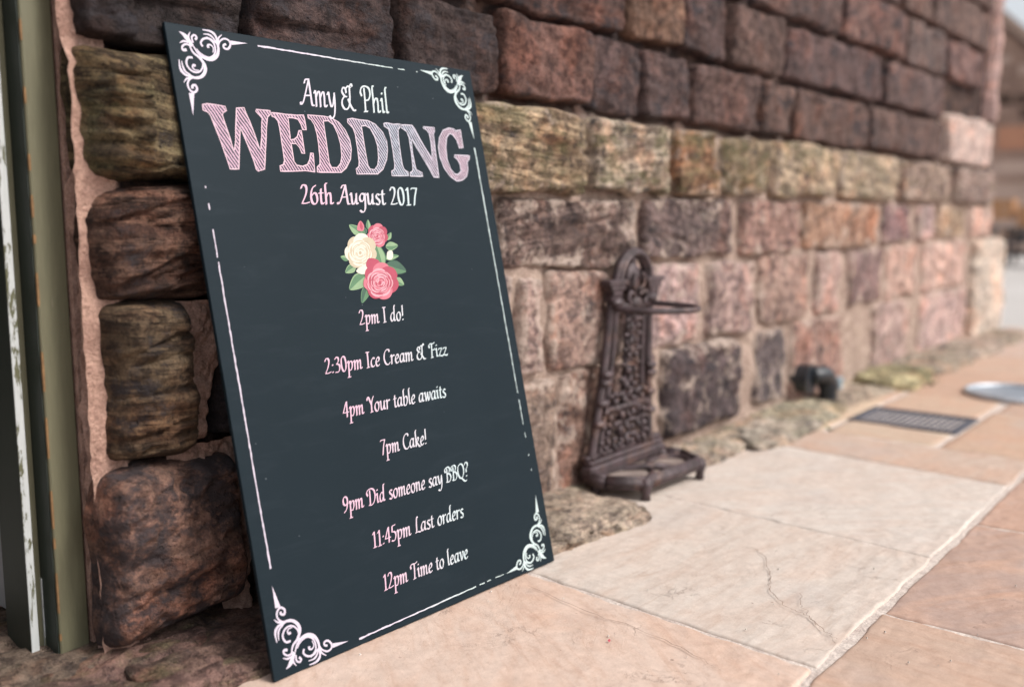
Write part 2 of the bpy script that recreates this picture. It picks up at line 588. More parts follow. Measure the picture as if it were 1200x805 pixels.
def stone_props(o, color, strata=0.5, moss=0.0, soot=0.0, lime=0.0):
    o.color = (*color, 1)
    o['strata'] = float(strata); o['moss'] = float(moss); o['soot'] = float(soot); o['lime'] = float(lime)
    return o


# ------------------------------------------------------------------ wall stones
def wall_stone(x0, x1, z0, z1, yback, proud, seed, parent, color, strata=0.5, moss=0, soot=0, lime=0, rough=1.0, name='stone', r=0.013, tilt=None):
    w, h = x1 - x0, z1 - z0
    xc, zc = (x0 + x1) / 2, (z0 + z1) / 2
    step = 0.0042 if xc < 1.6 else (0.008 if xc < 3.2 else 0.016)
    nu = int(min(95, max(8, w / step))); nv = int(min(95, max(8, h / step)))
    u = np.linspace(-1, 1, nu); v = np.linspace(-1, 1, nv)
    u = np.sign(u) * (1 - (1 - abs(u)) ** 1.25); v = np.sign(v) * (1 - (1 - abs(v)) ** 1.25)
    U_, V_ = np.meshgrid(u, v)
    X = xc + U_ * w / 2; Z = zc + V_ * h / 2
    sx = seed * 3.71
    # irregular outline
    am = min(0.012, 0.04 * min(w, h) + 0.003)
    edge = np.maximum(abs(U_), abs(V_)) ** 2
    ox = am * fbm(X * 7 + sx, Z * 7, 0, seed, 4) * 2.0 * edge
    oz = am * fbm(X * 7, Z * 7 + sx, 5, seed + 9, 4) * 1.8 * edge
    # cut corners
    cr = (abs(U_) * abs(V_)) ** 5
    X2 = X + ox - np.sign(U_) * cr * min(w, h) * 0.025
    Z2 = Z + oz - np.sign(V_) * cr * min(w, h) * 0.025
    du = (1 - abs(U_)) * w / 2; dv = (1 - abs(V_)) * h / 2
    rr = r * (1 + 0.4 * vnoise(X * 5, Z * 5, sx, seed))
    tu = np.clip(du / rr, 0, 1); tv = np.clip(dv / rr, 0, 1)
    e = np.sqrt(np.clip(1 - (1 - tu) ** 2, 0, 1)) * np.sqrt(np.clip(1 - (1 - tv) ** 2, 0, 1))
    bul = (1 - U_ ** 2) * (1 - V_ ** 2)
    tl = tilt if tilt is not None else (rng.random() - 0.5) * 0.016
    ang = (rng.random() - 0.5) * 0.5
    zr = Z2 * math.cos(ang) + X2 * math.sin(ang); xr = X2 * math.cos(ang) - Z2 * math.sin(ang)
    nz = fbm(X2 * 9, Z2 * 9, sx, seed + 3, 5) * 0.015
    st = fbm(xr * 5, zr * 42, sx, seed + 5, 4) * 0.010 * (0.3 + strata)
    rid = (1 - abs(fbm(X2 * 13 + 4, Z2 * 15, sx, seed + 8, 4)) * 2.2) * 0.007
    gr_ = np.clip(1 - abs(fbm(xr * 4 + 9, zr * 26, sx, seed + 15, 3)) * 9, 0, 1) * (0.002 + 0.008 * strata)
    facet = np.abs(((xr * 3.1 + zr * 2.3 + 0.5 * fbm(xr * 3, zr * 3, sx, seed + 11, 2)) % 1) - 0.5) * 0.02 * rough
    Y = yback + 0.025 - (proud + 0.025) * e - 0.005 * bul * e - (nz + st + rid * rough + facet - gr_ - 0.004) * rough * e + tl * U_
    lim = 1.3531 - (X2 - 1.001) * 0.0334 + Z2 * math.tan(math.radians(13)) + 0.0135    # never through the leaning board
    Y = np.where((X2 > 0.955) & (X2 < 1.87) & (Z2 < 1.22), np.maximum(Y, lim), Y)
    V3 = np.stack([X2 - xc, Y - yback, Z2 - zc], -1).reshape(-1, 3)
    me = fast_mesh(name, V3, grid_faces(nu, nv))
    at = me.attributes.new('rim', 'FLOAT', 'POINT')     # how close each point lies to the mortar
    at.data.foreach_set('value', np.clip(1 - np.minimum(du, dv) / 0.05, 0, 1).astype(np.float32).ravel())
    o = link(name, me, M_STONE, parent, (xc, yback, zc))
    return stone_props(o, color, strata, moss, soot, lime)


def lump(cx, cy, cz, rx, ry, rz, seed, parent, color, strata=0.3, moss=0.3, soot=0.0, lime=0.0, amp=0.2, name='footing_stone', res=44, p=0.55, rot=0.0):
    """a squarish weathered rock lying on the ground"""
    nu, nv = res * 2, res
    th = np.linspace(0, 2 * np.pi, nu + 1); ph = np.linspace(-np.pi / 2, np.pi / 2, nv)
    T, P_ = np.meshgrid(th, ph)
    sg = lambda a: np.sign(a) * np.abs(a) ** p
    x = sg(np.cos(P_)) * sg(np.cos(T)); y = sg(np.cos(P_)) * sg(np.sin(T)); z = sg(np.sin(P_))
    n = fbm(x * 1.7 + seed * 3.1, y * 1.7, z * 1.7, seed, 5)
    n2 = fbm(x * rx * 22 + seed, y * ry * 22, z * 9, seed + 4, 4)
    s = 1 + amp * n
    X = x * rx * s; Y = y * ry * s; Z = z * rz * (1 + amp * 1.2 * n) + n2 * 0.016
    X[:, -1] = X[:, 0]; Y[:, -1] = Y[:, 0]; Z[:, -1] = Z[:, 0]
    ca, sa = math.cos(rot), math.sin(rot)
    V3 = np.stack([X * ca - Y * sa, X * sa + Y * ca, Z], -1).reshape(-1, 3)
    me = fast_mesh(name, V3, grid_faces(nu + 1, nv))
    o = link(name, me, M_STONE, parent, (cx, cy, cz))
    return stone_props(o, color, strata, moss, soot, lime)


wall = link('stone_wall', None)
wall.location = (0, 0, 0)
tag(wall, 'weathered sandstone block wall with dark sooty upper courses and pink lower courses', 'wall')

# mortar body
xs = np.arange(0.835, 7.3, 0.014); zs = np.arange(-0.06, 2.95, 0.014)
XX, ZZ = np.meshgrid(xs, zs)
flush = np.clip((1.14 - ZZ) / 0.05, 0, 1)            # lower joints are pointed nearly flush, the upper ones are raked
YY = 1.670 + 0.02 * np.clip((1.3 - XX) / 0.1, 0, 1) * np.clip((XX - 0.9) / 0.03, 0, 1) - 0.030 * flush - 0.018 * fbm(XX * 9, ZZ * 9, 0, 3, 5) - 0.005 * vnoise(XX * 55, ZZ * 55, 0, 9)
YY = YY + 0.022 * np.clip((1.25 - XX) / 0.05, 0, 1) * np.clip((XX - 0.93) / 0.02, 0, 1)
mv = np.stack([XX, YY, ZZ], -1).reshape(-1, 3)
link('mortar_face', fast_mesh('mortar_face', mv, grid_faces(len(xs), len(zs))), M_MORTAR, wall)
MB().box(0.9, 7.28, 1.72, 2.15, -0.06, 2.94).build('wall_core', M_MORTAR, wall)
MB().box(0.853, 0.9, 1.705, 2.15, -0.06, 2.94).build('door_reveal', M_SMEAR, wall)

DARK = (0.125, 0.082, 0.073); OLIVE = (0.50, 0.41, 0.31); PINK = (0.44, 0.315, 0.28); BROWN = (0.27, 0.185, 0.155)
sd = 100


def jit(c, a=0.14):
    k = 1 + (rng.random() - 0.5) * 2 * a
    h = (rng.random() - 0.5) * 0.14
    return (c[0] * k * (1 + h * 0.5), c[1] * k, c[2] * k * (1 - h))


def row(z0, z1, spans, color, proud, yb, px=True, **kw):
    global sd
    zc = (z0 + z1) / 2
    for sp in spans:
        a, b = sp[0], sp[1]
        o = dict(kw)
        ov = sp[2] if len(sp) > 2 else {}
        o.update(ov)
        c = o.pop('color', jit(color))
        dz_ = [(rng.random() - 0.5) * 0.01 for _ in (0, 1)]
        za, zb, pr = o.pop('z0', z0 + dz_[0]), o.pop('z1', z1 + dz_[1]), o.pop('proud', proud * (0.75 + 0.5 * rng.random()))
        if px and b < 585: o['lime'] = 0.0
        if px: a, b = wall_x(a, zc, 1.672 if a < 120 else 1.636), wall_x(b, zc, 1.63)
        c = tuple(q * (1 + 0.5 * max(0, min(1, (a - 3) / 3.5))) + 0.02 * max(0, min(1, (a - 3) / 3.5)) for q in c)    # lens veil put into the colour: stones turn paler towards the far end
        sd += 1
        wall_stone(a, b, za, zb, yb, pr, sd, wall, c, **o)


LB = (0.075, 0.05, 0.04)
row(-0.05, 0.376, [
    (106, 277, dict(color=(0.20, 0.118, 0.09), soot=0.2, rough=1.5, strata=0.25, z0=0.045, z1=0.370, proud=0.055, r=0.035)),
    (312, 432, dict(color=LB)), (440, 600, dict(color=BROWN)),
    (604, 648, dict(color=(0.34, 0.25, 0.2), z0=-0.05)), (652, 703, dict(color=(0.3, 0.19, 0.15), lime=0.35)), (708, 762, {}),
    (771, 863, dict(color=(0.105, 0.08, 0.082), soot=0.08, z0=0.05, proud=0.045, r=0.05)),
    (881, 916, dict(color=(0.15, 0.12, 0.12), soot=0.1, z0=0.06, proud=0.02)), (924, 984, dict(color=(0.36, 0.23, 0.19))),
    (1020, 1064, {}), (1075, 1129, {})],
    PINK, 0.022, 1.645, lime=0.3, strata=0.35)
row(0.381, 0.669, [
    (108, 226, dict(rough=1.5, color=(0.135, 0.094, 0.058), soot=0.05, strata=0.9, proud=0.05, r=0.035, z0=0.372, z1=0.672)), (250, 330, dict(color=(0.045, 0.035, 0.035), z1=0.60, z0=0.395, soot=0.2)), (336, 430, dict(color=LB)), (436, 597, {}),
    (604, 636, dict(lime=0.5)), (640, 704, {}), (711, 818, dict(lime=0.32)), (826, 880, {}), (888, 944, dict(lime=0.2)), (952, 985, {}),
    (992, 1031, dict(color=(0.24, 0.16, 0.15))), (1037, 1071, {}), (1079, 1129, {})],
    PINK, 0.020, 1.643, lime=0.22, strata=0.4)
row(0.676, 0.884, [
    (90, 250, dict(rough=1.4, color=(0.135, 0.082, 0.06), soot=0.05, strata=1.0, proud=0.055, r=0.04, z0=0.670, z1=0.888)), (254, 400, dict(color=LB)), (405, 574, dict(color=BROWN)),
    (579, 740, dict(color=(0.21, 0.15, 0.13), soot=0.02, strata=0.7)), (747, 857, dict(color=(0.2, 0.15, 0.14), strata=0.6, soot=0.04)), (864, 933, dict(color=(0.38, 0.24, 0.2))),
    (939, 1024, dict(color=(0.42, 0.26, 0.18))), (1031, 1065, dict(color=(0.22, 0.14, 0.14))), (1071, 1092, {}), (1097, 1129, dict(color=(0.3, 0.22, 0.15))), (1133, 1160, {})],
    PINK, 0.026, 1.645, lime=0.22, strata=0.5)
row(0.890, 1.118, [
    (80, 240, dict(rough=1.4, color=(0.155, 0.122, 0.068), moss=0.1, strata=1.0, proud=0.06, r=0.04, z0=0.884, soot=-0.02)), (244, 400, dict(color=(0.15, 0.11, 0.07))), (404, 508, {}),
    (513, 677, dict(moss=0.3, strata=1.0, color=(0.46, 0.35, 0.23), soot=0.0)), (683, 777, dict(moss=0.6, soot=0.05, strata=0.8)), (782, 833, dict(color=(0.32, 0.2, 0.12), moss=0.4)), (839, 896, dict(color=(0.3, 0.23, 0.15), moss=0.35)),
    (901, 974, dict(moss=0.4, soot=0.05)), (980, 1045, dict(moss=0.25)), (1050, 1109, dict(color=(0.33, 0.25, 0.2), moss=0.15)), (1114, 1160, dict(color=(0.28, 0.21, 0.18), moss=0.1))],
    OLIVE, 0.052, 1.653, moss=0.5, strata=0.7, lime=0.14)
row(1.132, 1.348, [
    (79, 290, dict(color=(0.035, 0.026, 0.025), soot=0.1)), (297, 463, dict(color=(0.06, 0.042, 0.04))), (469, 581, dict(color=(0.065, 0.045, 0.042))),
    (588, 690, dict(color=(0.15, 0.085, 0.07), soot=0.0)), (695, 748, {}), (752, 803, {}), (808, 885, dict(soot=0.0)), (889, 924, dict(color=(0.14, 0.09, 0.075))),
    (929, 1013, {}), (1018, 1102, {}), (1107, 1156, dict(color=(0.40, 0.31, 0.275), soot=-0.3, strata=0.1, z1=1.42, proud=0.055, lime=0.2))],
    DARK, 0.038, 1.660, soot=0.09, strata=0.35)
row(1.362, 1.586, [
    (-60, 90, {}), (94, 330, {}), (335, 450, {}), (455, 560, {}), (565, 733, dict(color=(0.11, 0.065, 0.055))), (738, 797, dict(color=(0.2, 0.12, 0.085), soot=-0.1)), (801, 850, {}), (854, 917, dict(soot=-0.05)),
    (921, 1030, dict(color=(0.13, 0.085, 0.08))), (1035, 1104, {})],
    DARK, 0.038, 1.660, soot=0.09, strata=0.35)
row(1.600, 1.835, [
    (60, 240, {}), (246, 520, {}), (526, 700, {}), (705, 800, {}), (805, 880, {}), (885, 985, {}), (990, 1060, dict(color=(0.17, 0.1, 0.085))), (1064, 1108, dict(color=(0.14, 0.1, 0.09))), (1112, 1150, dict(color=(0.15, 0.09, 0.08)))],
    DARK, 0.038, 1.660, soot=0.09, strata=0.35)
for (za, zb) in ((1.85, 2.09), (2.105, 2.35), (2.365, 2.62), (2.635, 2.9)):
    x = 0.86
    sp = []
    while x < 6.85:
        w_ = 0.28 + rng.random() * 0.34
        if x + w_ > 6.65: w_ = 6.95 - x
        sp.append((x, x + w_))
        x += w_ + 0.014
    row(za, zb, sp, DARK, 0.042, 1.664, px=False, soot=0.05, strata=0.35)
# pale corner dressing: tall beige quoin below, thin pale one above
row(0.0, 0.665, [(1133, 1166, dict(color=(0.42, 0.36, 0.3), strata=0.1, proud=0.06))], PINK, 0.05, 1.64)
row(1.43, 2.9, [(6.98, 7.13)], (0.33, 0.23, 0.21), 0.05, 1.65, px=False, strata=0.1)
MB().box(7.13, 7.28, 1.66, 2.15, -0.05, 2.93).build('wall_end', M_MORTAR, wall)


# smeared mortar: a strip against the door frame and a big wedge between two stones
def mortar_patch(poly_fn, nu, nv, seed, thick, name='mortar'):
    uu, vv = np.meshgrid(np.linspace(0, 1, nu), np.linspace(0, 1, nv))
    X, Z, Y0 = poly_fn(uu, vv)
    e = np.clip(np.minimum(uu, 1 - uu) * 6, 0, 1)
    Y = Y0 - thick * np.sqrt(e) - 0.014 * fbm(X * 22, Z * 14, seed, seed, 5) - 0.006 * vnoise(X * 90, Z * 70, 1, seed)
    X = X + 0.014 * fbm(X * 0 + seed, Z * 13, uu * 2, seed, 4)
    V3 = np.stack([X, Y, Z], -1).reshape(-1, 3)
    return link(name, fast_mesh(name, V3, grid_faces(nu, nv)), M_SMEAR, wall)


mortar_patch(lambda u, v: (0.848 + 0.065 * u, -0.01 + 1.35 * v, 1.680 - 0.024 * u), 24, 260, 5, 0.012)
mortar_patch(lambda u, v: (wall_x(218, 0.5) - 0.01 + 0.10 * u * (0.5 + 0.65 * v), 0.40 + 0.27 * v, 1.634 + 0 * u), 30, 60, 8, 0.02)
mortar_patch(lambda u, v: (wall_x(268, 0.2) + 0.055 * u, 0.02 + 0.35 * v, 1.642 + 0 * u), 20, 70, 12, 0.016)
mortar_patch(lambda u, v: (0.98 + 0.2 * u, 0.355 + 0.035 * v, 1.64 + 0 * u), 60, 14, 15, 0.01)

# footing rocks along the base of the wall
FO = dict(parent=wall)
lump(1.02, 1.60, -0.005, 0.22, 0.16, 0.035, 21, wall, (0.16, 0.105, 0.085), 0.3, 0.12, 0.0, amp=0.25)
lump(1.42, 1.62, -0.01, 0.24, 0.15, 0.04, 22, wall, (0.15, 0.1, 0.08), 0.3, 0.1, 0.0)
lump(2.04, 1.50, 0.0, 0.21, 0.17, 0.045, 23, wall, (0.44, 0.36, 0.28), 0.35, 0.12, 0.0, 0.12, amp=0.28)
lump(2.15, 1.42, 0.0, 0.14, 0.10, 0.025, 24, wall, (0.46, 0.38, 0.3), 0.3, 0.12, 0.0, 0.12, amp=0.3)
lump(3.02, 1.60, -0.01, 0.30, 0.15, 0.035, 25, wall, (0.5, 0.43, 0.35), 0.3, 0.1, 0.0, 0.12, amp=0.25)
lump(3.42, 1.50, 0.0, 0.27, 0.13, 0.032, 26, wall, (0.5, 0.44, 0.36), 0.3, 0.1, 0.0, 0.1, amp=0.3)
lump(3.80, 1.56, 0.0, 0.30, 0.16, 0.035, 27, wall, (0.46, 0.42, 0.31), 0.4, 0.2, 0.0, 0.1, amp=0.25)
lump(4.28, 1.57, 0.0, 0.22, 0.13, 0.035, 28, wall, (0.44, 0.36, 0.28), 0.4, 0.15, 0.0, 0.1)
lump(4.90, 1.50, 0.01, 0.27, 0.15, 0.05, 29, wall, (0.48, 0.43, 0.26), 0.3, 0.4, 0.0, 0.0, amp=0.25)
lump(5.55, 1.52, 0.01, 0.38, 0.17, 0.045, 30, wall, (0.46, 0.39, 0.31), 0.3, 0.15, 0.0, 0.1)
lump(6.35, 1.52, 0.01, 0.42, 0.17, 0.045, 31, wall, (0.48, 0.4, 0.33), 0.3, 0.12, 0.0, 0.1)
lump(7.05, 1.50, 0.0, 0.34, 0.16, 0.04, 32, wall, (0.4, 0.33, 0.26), 0.3, 0.15, 0.0, 0.1)

# the low weathered ledge the rocks sit in
lx = np.arange(1.72, 7.35, 0.02); ly = np.linspace(0, 1, 16)
LX, LV = np.meshgrid(lx, ly)
front = 1.435 + 0.05 * fbm(LX * 2.3, 0, 0, 71, 4) * 2 + 0.13 * np.exp(-((LX - 2.55) / 0.28) ** 4)
LY = front + (1.67 - front) * LV
LZ = -0.006 + 0.022 * np.sqrt(np.clip(LV * 6, 0, 1)) + 0.014 * fbm(LX * 9, LY * 9, 0, 72, 5) * np.clip(LV * 5, 0.1, 1) + 0.012 * LV
o = link('footing_ledge', fast_mesh('footing_ledge', np.stack([LX - 4, LY - 1.5, LZ], -1).reshape(-1, 3), grid_faces(len(lx), 16)), M_STONE, wall, (4, 1.5, 0))
stone_props(o, (0.5, 0.425, 0.33), 0.15, 0.18, 0.0, 0.15)

# ------------------------------------------------------------------ ground and paving
gx = np.concatenate([[-150, -40, -10], np.arange(-3, 9, 0.25), [12, 40, 150]])
gy = np.concatenate([[-150, -40, -10], np.arange(-3, 3, 0.25), [6, 20, 150]])
GX, GY = np.meshgrid(gx, gy)
tg = NT('pale_worn_yard')
pp = tg.pos()
nn = tg.noise(pp, 0.6, 6, 0.6)
nf = tg.noise(pp, 40, 4, 0.7)
cc = tg.mix(tg.ramp(nn, 0.35, 0.65), (0.47, 0.44, 0.42), (0.4, 0.37, 0.35))
cc = tg.mix(tg.ramp(nf, 0.35, 0.7), tg.mix(1.0, cc, (0.9, 0.9, 0.9), 'MULTIPLY'), cc)
tg.set(cc, 0.9)
tg.bump(nf, 0.004, 0.6)
ground = link('ground', fast_mesh('ground', np.stack([GX, GY, GX * 0 - 0.03], -1).reshape(-1, 3), grid_faces(len(gx), len(gy)), False), tg.m)
tag(ground, kind='structure')

pavement = MB().box(-2.2, 7.9, -2.6, 1.64, -0.028, -0.0035).build('pavement', M_JOINT)
tag(pavement, kind='structure')


def slab(x0, x1, y0, y1, color, warm, seed, skew=(0, 0), gap=0.0035):
    """x0/x1 at the y0 side; skew moves the far side"""
    w, l = x1 - x0, y1 - y0
    st = 0.012 if x0 < 3.4 and x1 > 0.8 else 0.03
    if y1 < 0.0 or x1 < 0.8: st = 0.05
    nu, nv = int(min(110, max(8, w / st))), int(min(110, max(8, l / st)))
    u = np.linspace(0, 1, nu); v = np.linspace(0, 1, nv)
    u = 0.1 * u + 0.9 * (0.5 - 0.5 * np.cos(math.pi * u)); v = 0.1 * v + 0.9 * (0.5 - 0.5 * np.cos(math.pi * v))     # finer towards the edges
    U_, V_ = np.meshgrid(u, v)
    xa = x0 + gap + skew[0] * V_; xb = x1 - gap + skew[1] * V_
    X = xa + (xb - xa) * U_; Y = (y0 + gap) + (l - 2 * gap) * V_
    du = np.minimum(U_, 1 - U_) * w; dv = np.minimum(V_, 1 - V_) * l
    em = np.exp(-np.minimum(du, dv) / 0.03)
    X = X + em * 0.006 * fbm(X * 14, Y * 14, seed, seed, 4) * 1.5; Y = Y + em * 0.006 * fbm(X * 14, Y * 14, seed + 5, seed, 4) * 1.5
    t = np.clip(np.minimum(du, dv) / 0.008, 0, 1)
    Z = 0.0 - 0.010 * (1 - np.sqrt(1 - (1 - t) ** 2 + 1e-9)) + 0.0035 * fbm(X * 5, Y * 9, seed, seed, 5) + 0.0015 * vnoise(X * 40, Y * 60, 0, seed)
    xc, yc = (x0 + x1) / 2, (y0 + y1) / 2
    o = link('paving_slab', fast_mesh('paving_slab', np.stack([X - xc, Y - yc, Z], -1).reshape(-1, 3), grid_faces(nu, nv)), M_SLAB, pavement, (xc, yc, 0.0))
    o.color = (*color, 1)
    o['warm'] = float(warm)
    return o


CREAM = (0.53, 0.47, 0.425); ROSE = (0.40, 0.27, 0.215); TAN = (0.45, 0.33, 0.265)
# strip against the wall
slab(-2.1, -0.55, 0.62, 1.62, TAN, 0.6, 1)
slab(-0.55, 0.30, 0.62, 1.62, ROSE, 0.5, 2)
slab(0.30, 0.93, 0.62, 1.62, TAN, 0.6, 12)
slab(0.93, 1.665, 0.62, 1.62, (0.56, 0.44, 0.375), 0.55, 3, (0, 0.07))
slab(1.665, 2.41, 0.62, 1.62, CREAM, 0.22, 4, (0.07, 0.06))
slab(2.41, 3.22, 0.62, 1.62, (0.54, 0.49, 0.45), 0.25, 5, (0.06, 0.09))
slab(3.22, 3.60, 0.62, 1.62, (0.47, 0.37, 0.31), 0.5, 6, (0.09, 0.0))
slab(3.60, 4.40, 0.62, 0.944, (0.46, 0.33, 0.25), 0.7, 7, (0.0, 0))
slab(3.60, 4.40, 1.356, 1.62, (0.5, 0.4, 0.3), 0.4, 8)
slab(4.191, 4.66, 0.944, 1.356, (0.47, 0.35, 0.27), 0.6, 16)
slab(3.60, 3.869, 0.944, 1.356, (0.48, 0.38, 0.3), 0.5, 17, (0.0, 0))
slab(4.66, 5.4, 0.62, 1.62, (0.44, 0.31, 0.24), 0.7, 9)
slab(4.40, 4.66, 0.62, 0.93, (0.44, 0.31, 0.24), 0.7, 19)
slab(4.40, 4.66, 1.36, 1.62, (0.44, 0.31, 0.24), 0.7, 20)
slab(5.4, 6.2, 0.62, 1.62, (0.45, 0.33, 0.26), 0.6, 10)
slab(6.2, 7.0, 0.62, 1.62, (0.45, 0.35, 0.3), 0.4, 11)
slab(7.0, 7.85, 0.62, 1.62, (0.45, 0.35, 0.3), 0.4, 13)
# strips further out from the wall
for r_, (ya, yb) in enumerate(((-0.12, 0.613), (-0.86, -0.14), (-1.7, -0.88), (-2.55, -1.72))):
    xj = {0: [-2.1, -1.0, -0.1, 0.7, 1.30, 2.00, 2.76, 3.45, 4.2, 4.9, 5.7, 6.5, 7.2, 7.85], 1: [-2.1, -1.4, -0.4, 0.4, 1.3, 2.3, 3.1, 4.0, 4.8, 5.8, 6.9, 7.85], 2: [-2.1, -1.0, 0.0, 1.0, 1.8, 2.7, 3.6, 4.6, 5.5, 6.7, 7.85], 3: [-2.1, -1.2, -0.3, 0.7, 1.7, 2.5, 3.5, 4.3, 5.4, 6.5, 7.85]}[r_]
    for i in range(len(xj) - 1):
        slab(xj[i], xj[i + 1], ya, yb, jit([ROSE, TAN, (0.38, 0.27, 0.22)][(i + r_) % 3], 0.06), 0.3 + 0.4 * rng.random(), 40 + r_ * 20 + i)


# the branching crack in the cream slab and a hairline one in the slab before the door
def crack(pts, w, parent, color_mat):
    P = smooth_path([(a, b) for a, b in pts], 8)
    v, f = [], []
    for i, p in enumerate(P):
        j = 0.006 * vnoise(i * 0.9, 3.3, w * 900, 5)
        k = 0.005 * vnoise(i * 2.3, 8.3, w * 500, 6)
        ww = w * (0.5 + 0.7 * abs(vnoise(i * 0.7, 1.0, 2.0, 7))) * min(1, (len(P) - i) / 6)
        a = P[min(i + 1, len(P) - 1)] - P[max(i - 1, 0)]
        n = np.array([-a[1], a[0]]) / (np.linalg.norm(a) + 1e-9)
        c = p + n * (j + k)
        v += [(*(c + n * ww), 0.0045), (*(c - n * ww), 0.0045)]
        if i: f.append((2 * i - 2, 2 * i - 1, 2 * i + 1, 2 * i))
    return link('crack', mesh('crack', v, f), color_mat, parent)


M_CRACK = mat_plain('crack_dirt', (0.24, 0.165, 0.13), 0.95, 0, 0.5, 60)
gp = lambda L: [tuple(G(x, y)[:2]) for x, y in L]
crack(gp([(868, 642), (888, 646), (903, 672), (903, 692), (925, 715), (945, 722), (965, 740), (982, 753)]), 0.0009, pavement, M_CRACK)
crack(gp([(938, 697), (941, 712), (950, 726), (966, 742)]), 0.0006, pavement, M_CRACK)
crack(gp([(618, 688), (700, 722), (780, 752), (850, 790)]), 0.0007, pavement, M_CRACK)


# shallow worn joint across the cream slab
# ------------------------------------------------------------------ door frame
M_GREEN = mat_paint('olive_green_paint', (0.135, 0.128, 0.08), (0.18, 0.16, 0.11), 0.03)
M_GREEN_SHADED = mat_paint('shaded_green_paint', (0.022, 0.03, 0.024), (0.06, 0.055, 0.035), 0.0)  # the frame's green again, with the shade of its side faces in the colour
M_WHITE = mat_paint('peeling_white_paint', (0.48, 0.5, 0.5), (0.1, 0.1, 0.055), 0.2, 16)
M_WOOD = mat_plain('bare_orange_wood', (0.24, 0.135, 0.06), 0.8, 0, 0.4, 60)
fr = link('door_frame', None, loc=(0.82, 1.75, 0))
tag(fr, 'olive green painted wooden door frame with chipped edges beside the dark stones', 'door frame')


def fpart(name, mb, mat):
    o = mb.build(name, mat, fr)
    o.location = (-0.82, -1.75, 0)
    return o


fpart('post', MB().box(0.795, 0.850, 1.715, 1.83, 0.0, 2.3, 0.0022), M_GREEN)
fpart('shaded_side', MB().box(0.7925, 0.7955, 1.721, 1.828, 0.003, 2.3), M_GREEN_SHADED)  # thin skin over the post's side, its shade painted as darker green
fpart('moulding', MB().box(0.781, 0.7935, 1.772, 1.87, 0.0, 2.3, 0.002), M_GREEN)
fpart('rebate', MB().box(0.777, 0.7808, 1.778, 1.87, 0.0, 2.3), M_GREEN_SHADED)
fpart('stop_bead', MB().box(0.762, 0.7768, 1.762, 1.86, 0.0, 2.3, 0.0015), M_GREEN_SHADED)
fpart('peeling_strip', MB().box(0.7625, 0.7764, 1.7602, 1.7624, 0.0, 2.3), M_WHITE)
fpart('sliver', MB().box(0.7905, 0.7923, 1.768, 1.7718, 0.0, 0.16), M_WHITE)
# bare wood showing where the arris of the post is knocked
z = 0.05
k = 0
while z < 1.4:
    L = 0.01 + rng.random() * 0.07
    wd_ = 0.0003 + 0.0019 * rng.random() ** 3
    n = 9
    v, f = [], []
    for i in range(n):
        zz = z + L * i / (n - 1)
        a = wd_ * math.sin(math.pi * i / (n - 1)) ** 0.6 * (0.6 + 0.5 * rng.random())
        v += [(0.7953 - 0.0016, 1.7157 + 0.0018 + a * 1.4, zz), (0.7953 - 0.0013, 1.7157 - 0.0013, zz), (0.7953 + 0.0018 + a, 1.7157 - 0.0018, zz)]
        if i: f += [(3 * i - 3, 3 * i - 2, 3 * i + 1, 3 * i), (3 * i - 2, 3 * i - 1, 3 * i + 2, 3 * i + 1)]
    o = link('paint_chip', mesh('paint_chip', v, f), M_WOOD, fr)
    o.location = (-0.82, -1.75, 0)
    z += L + 0.01 + rng.random() * 0.08
    k += 1
fpart('head', MB().box(-0.15, 0.850, 1.715, 1.87, 2.3, 2.42, 0.003), M_GREEN)
fpart('post', MB().box(-0.15, -0.09, 1.715, 1.87, 0.0, 2.3, 0.003), M_GREEN)
# the wall on the far side of the doorway and above it
MB().box(-2.2, -0.152, 1.65, 2.15, -0.05, 2.94).build('wall_beyond_door', M_MORTAR, wall)
MB().box(-0.15, 0.85, 1.67, 2.15, 2.422, 2.94).build('wall_over_door', M_MORTAR, wall)
for i in range(11):
    za = -0.02 + i * 0.26
    xx = -2.15 - (i % 2) * 0.0
    while xx < -0.3:
        w_ = 0.3 + rng.random() * 0.25
        if xx + w_ > -0.35: w_ = -0.155 - xx
        sd += 1
        wall_stone(xx, xx + w_, za, min(za + 0.245, 2.93), 1.65, 0.04, sd, wall, jit(LB), strata=0.5)
        xx += w_ + 0.012

door = link('door', None, loc=(0.835, 1.95, 0))
tag(door, 'pale grey door leaf standing open inwards behind the green frame', 'door')
M_DOOR = mat_paint('pale_grey_door', (0.30, 0.31, 0.33), (0.2, 0.2, 0.2), -0.02)
MB().box(-0.02, 0.02, 0.0, 0.86, 0.03, 2.28, 0.003).build('leaf', M_DOOR, door)
MB().box(-0.026, -0.0205, 0.12, 0.74, 0.25, 1.0, 0.002).build('panel', M_DOOR, door)
MB().tube([(-0.021, 0.79, 1.0), (-0.06, 0.79, 1.0), (-0.07, 0.72, 1.0)], 0.009).build('handle', M_IRON, door, True)
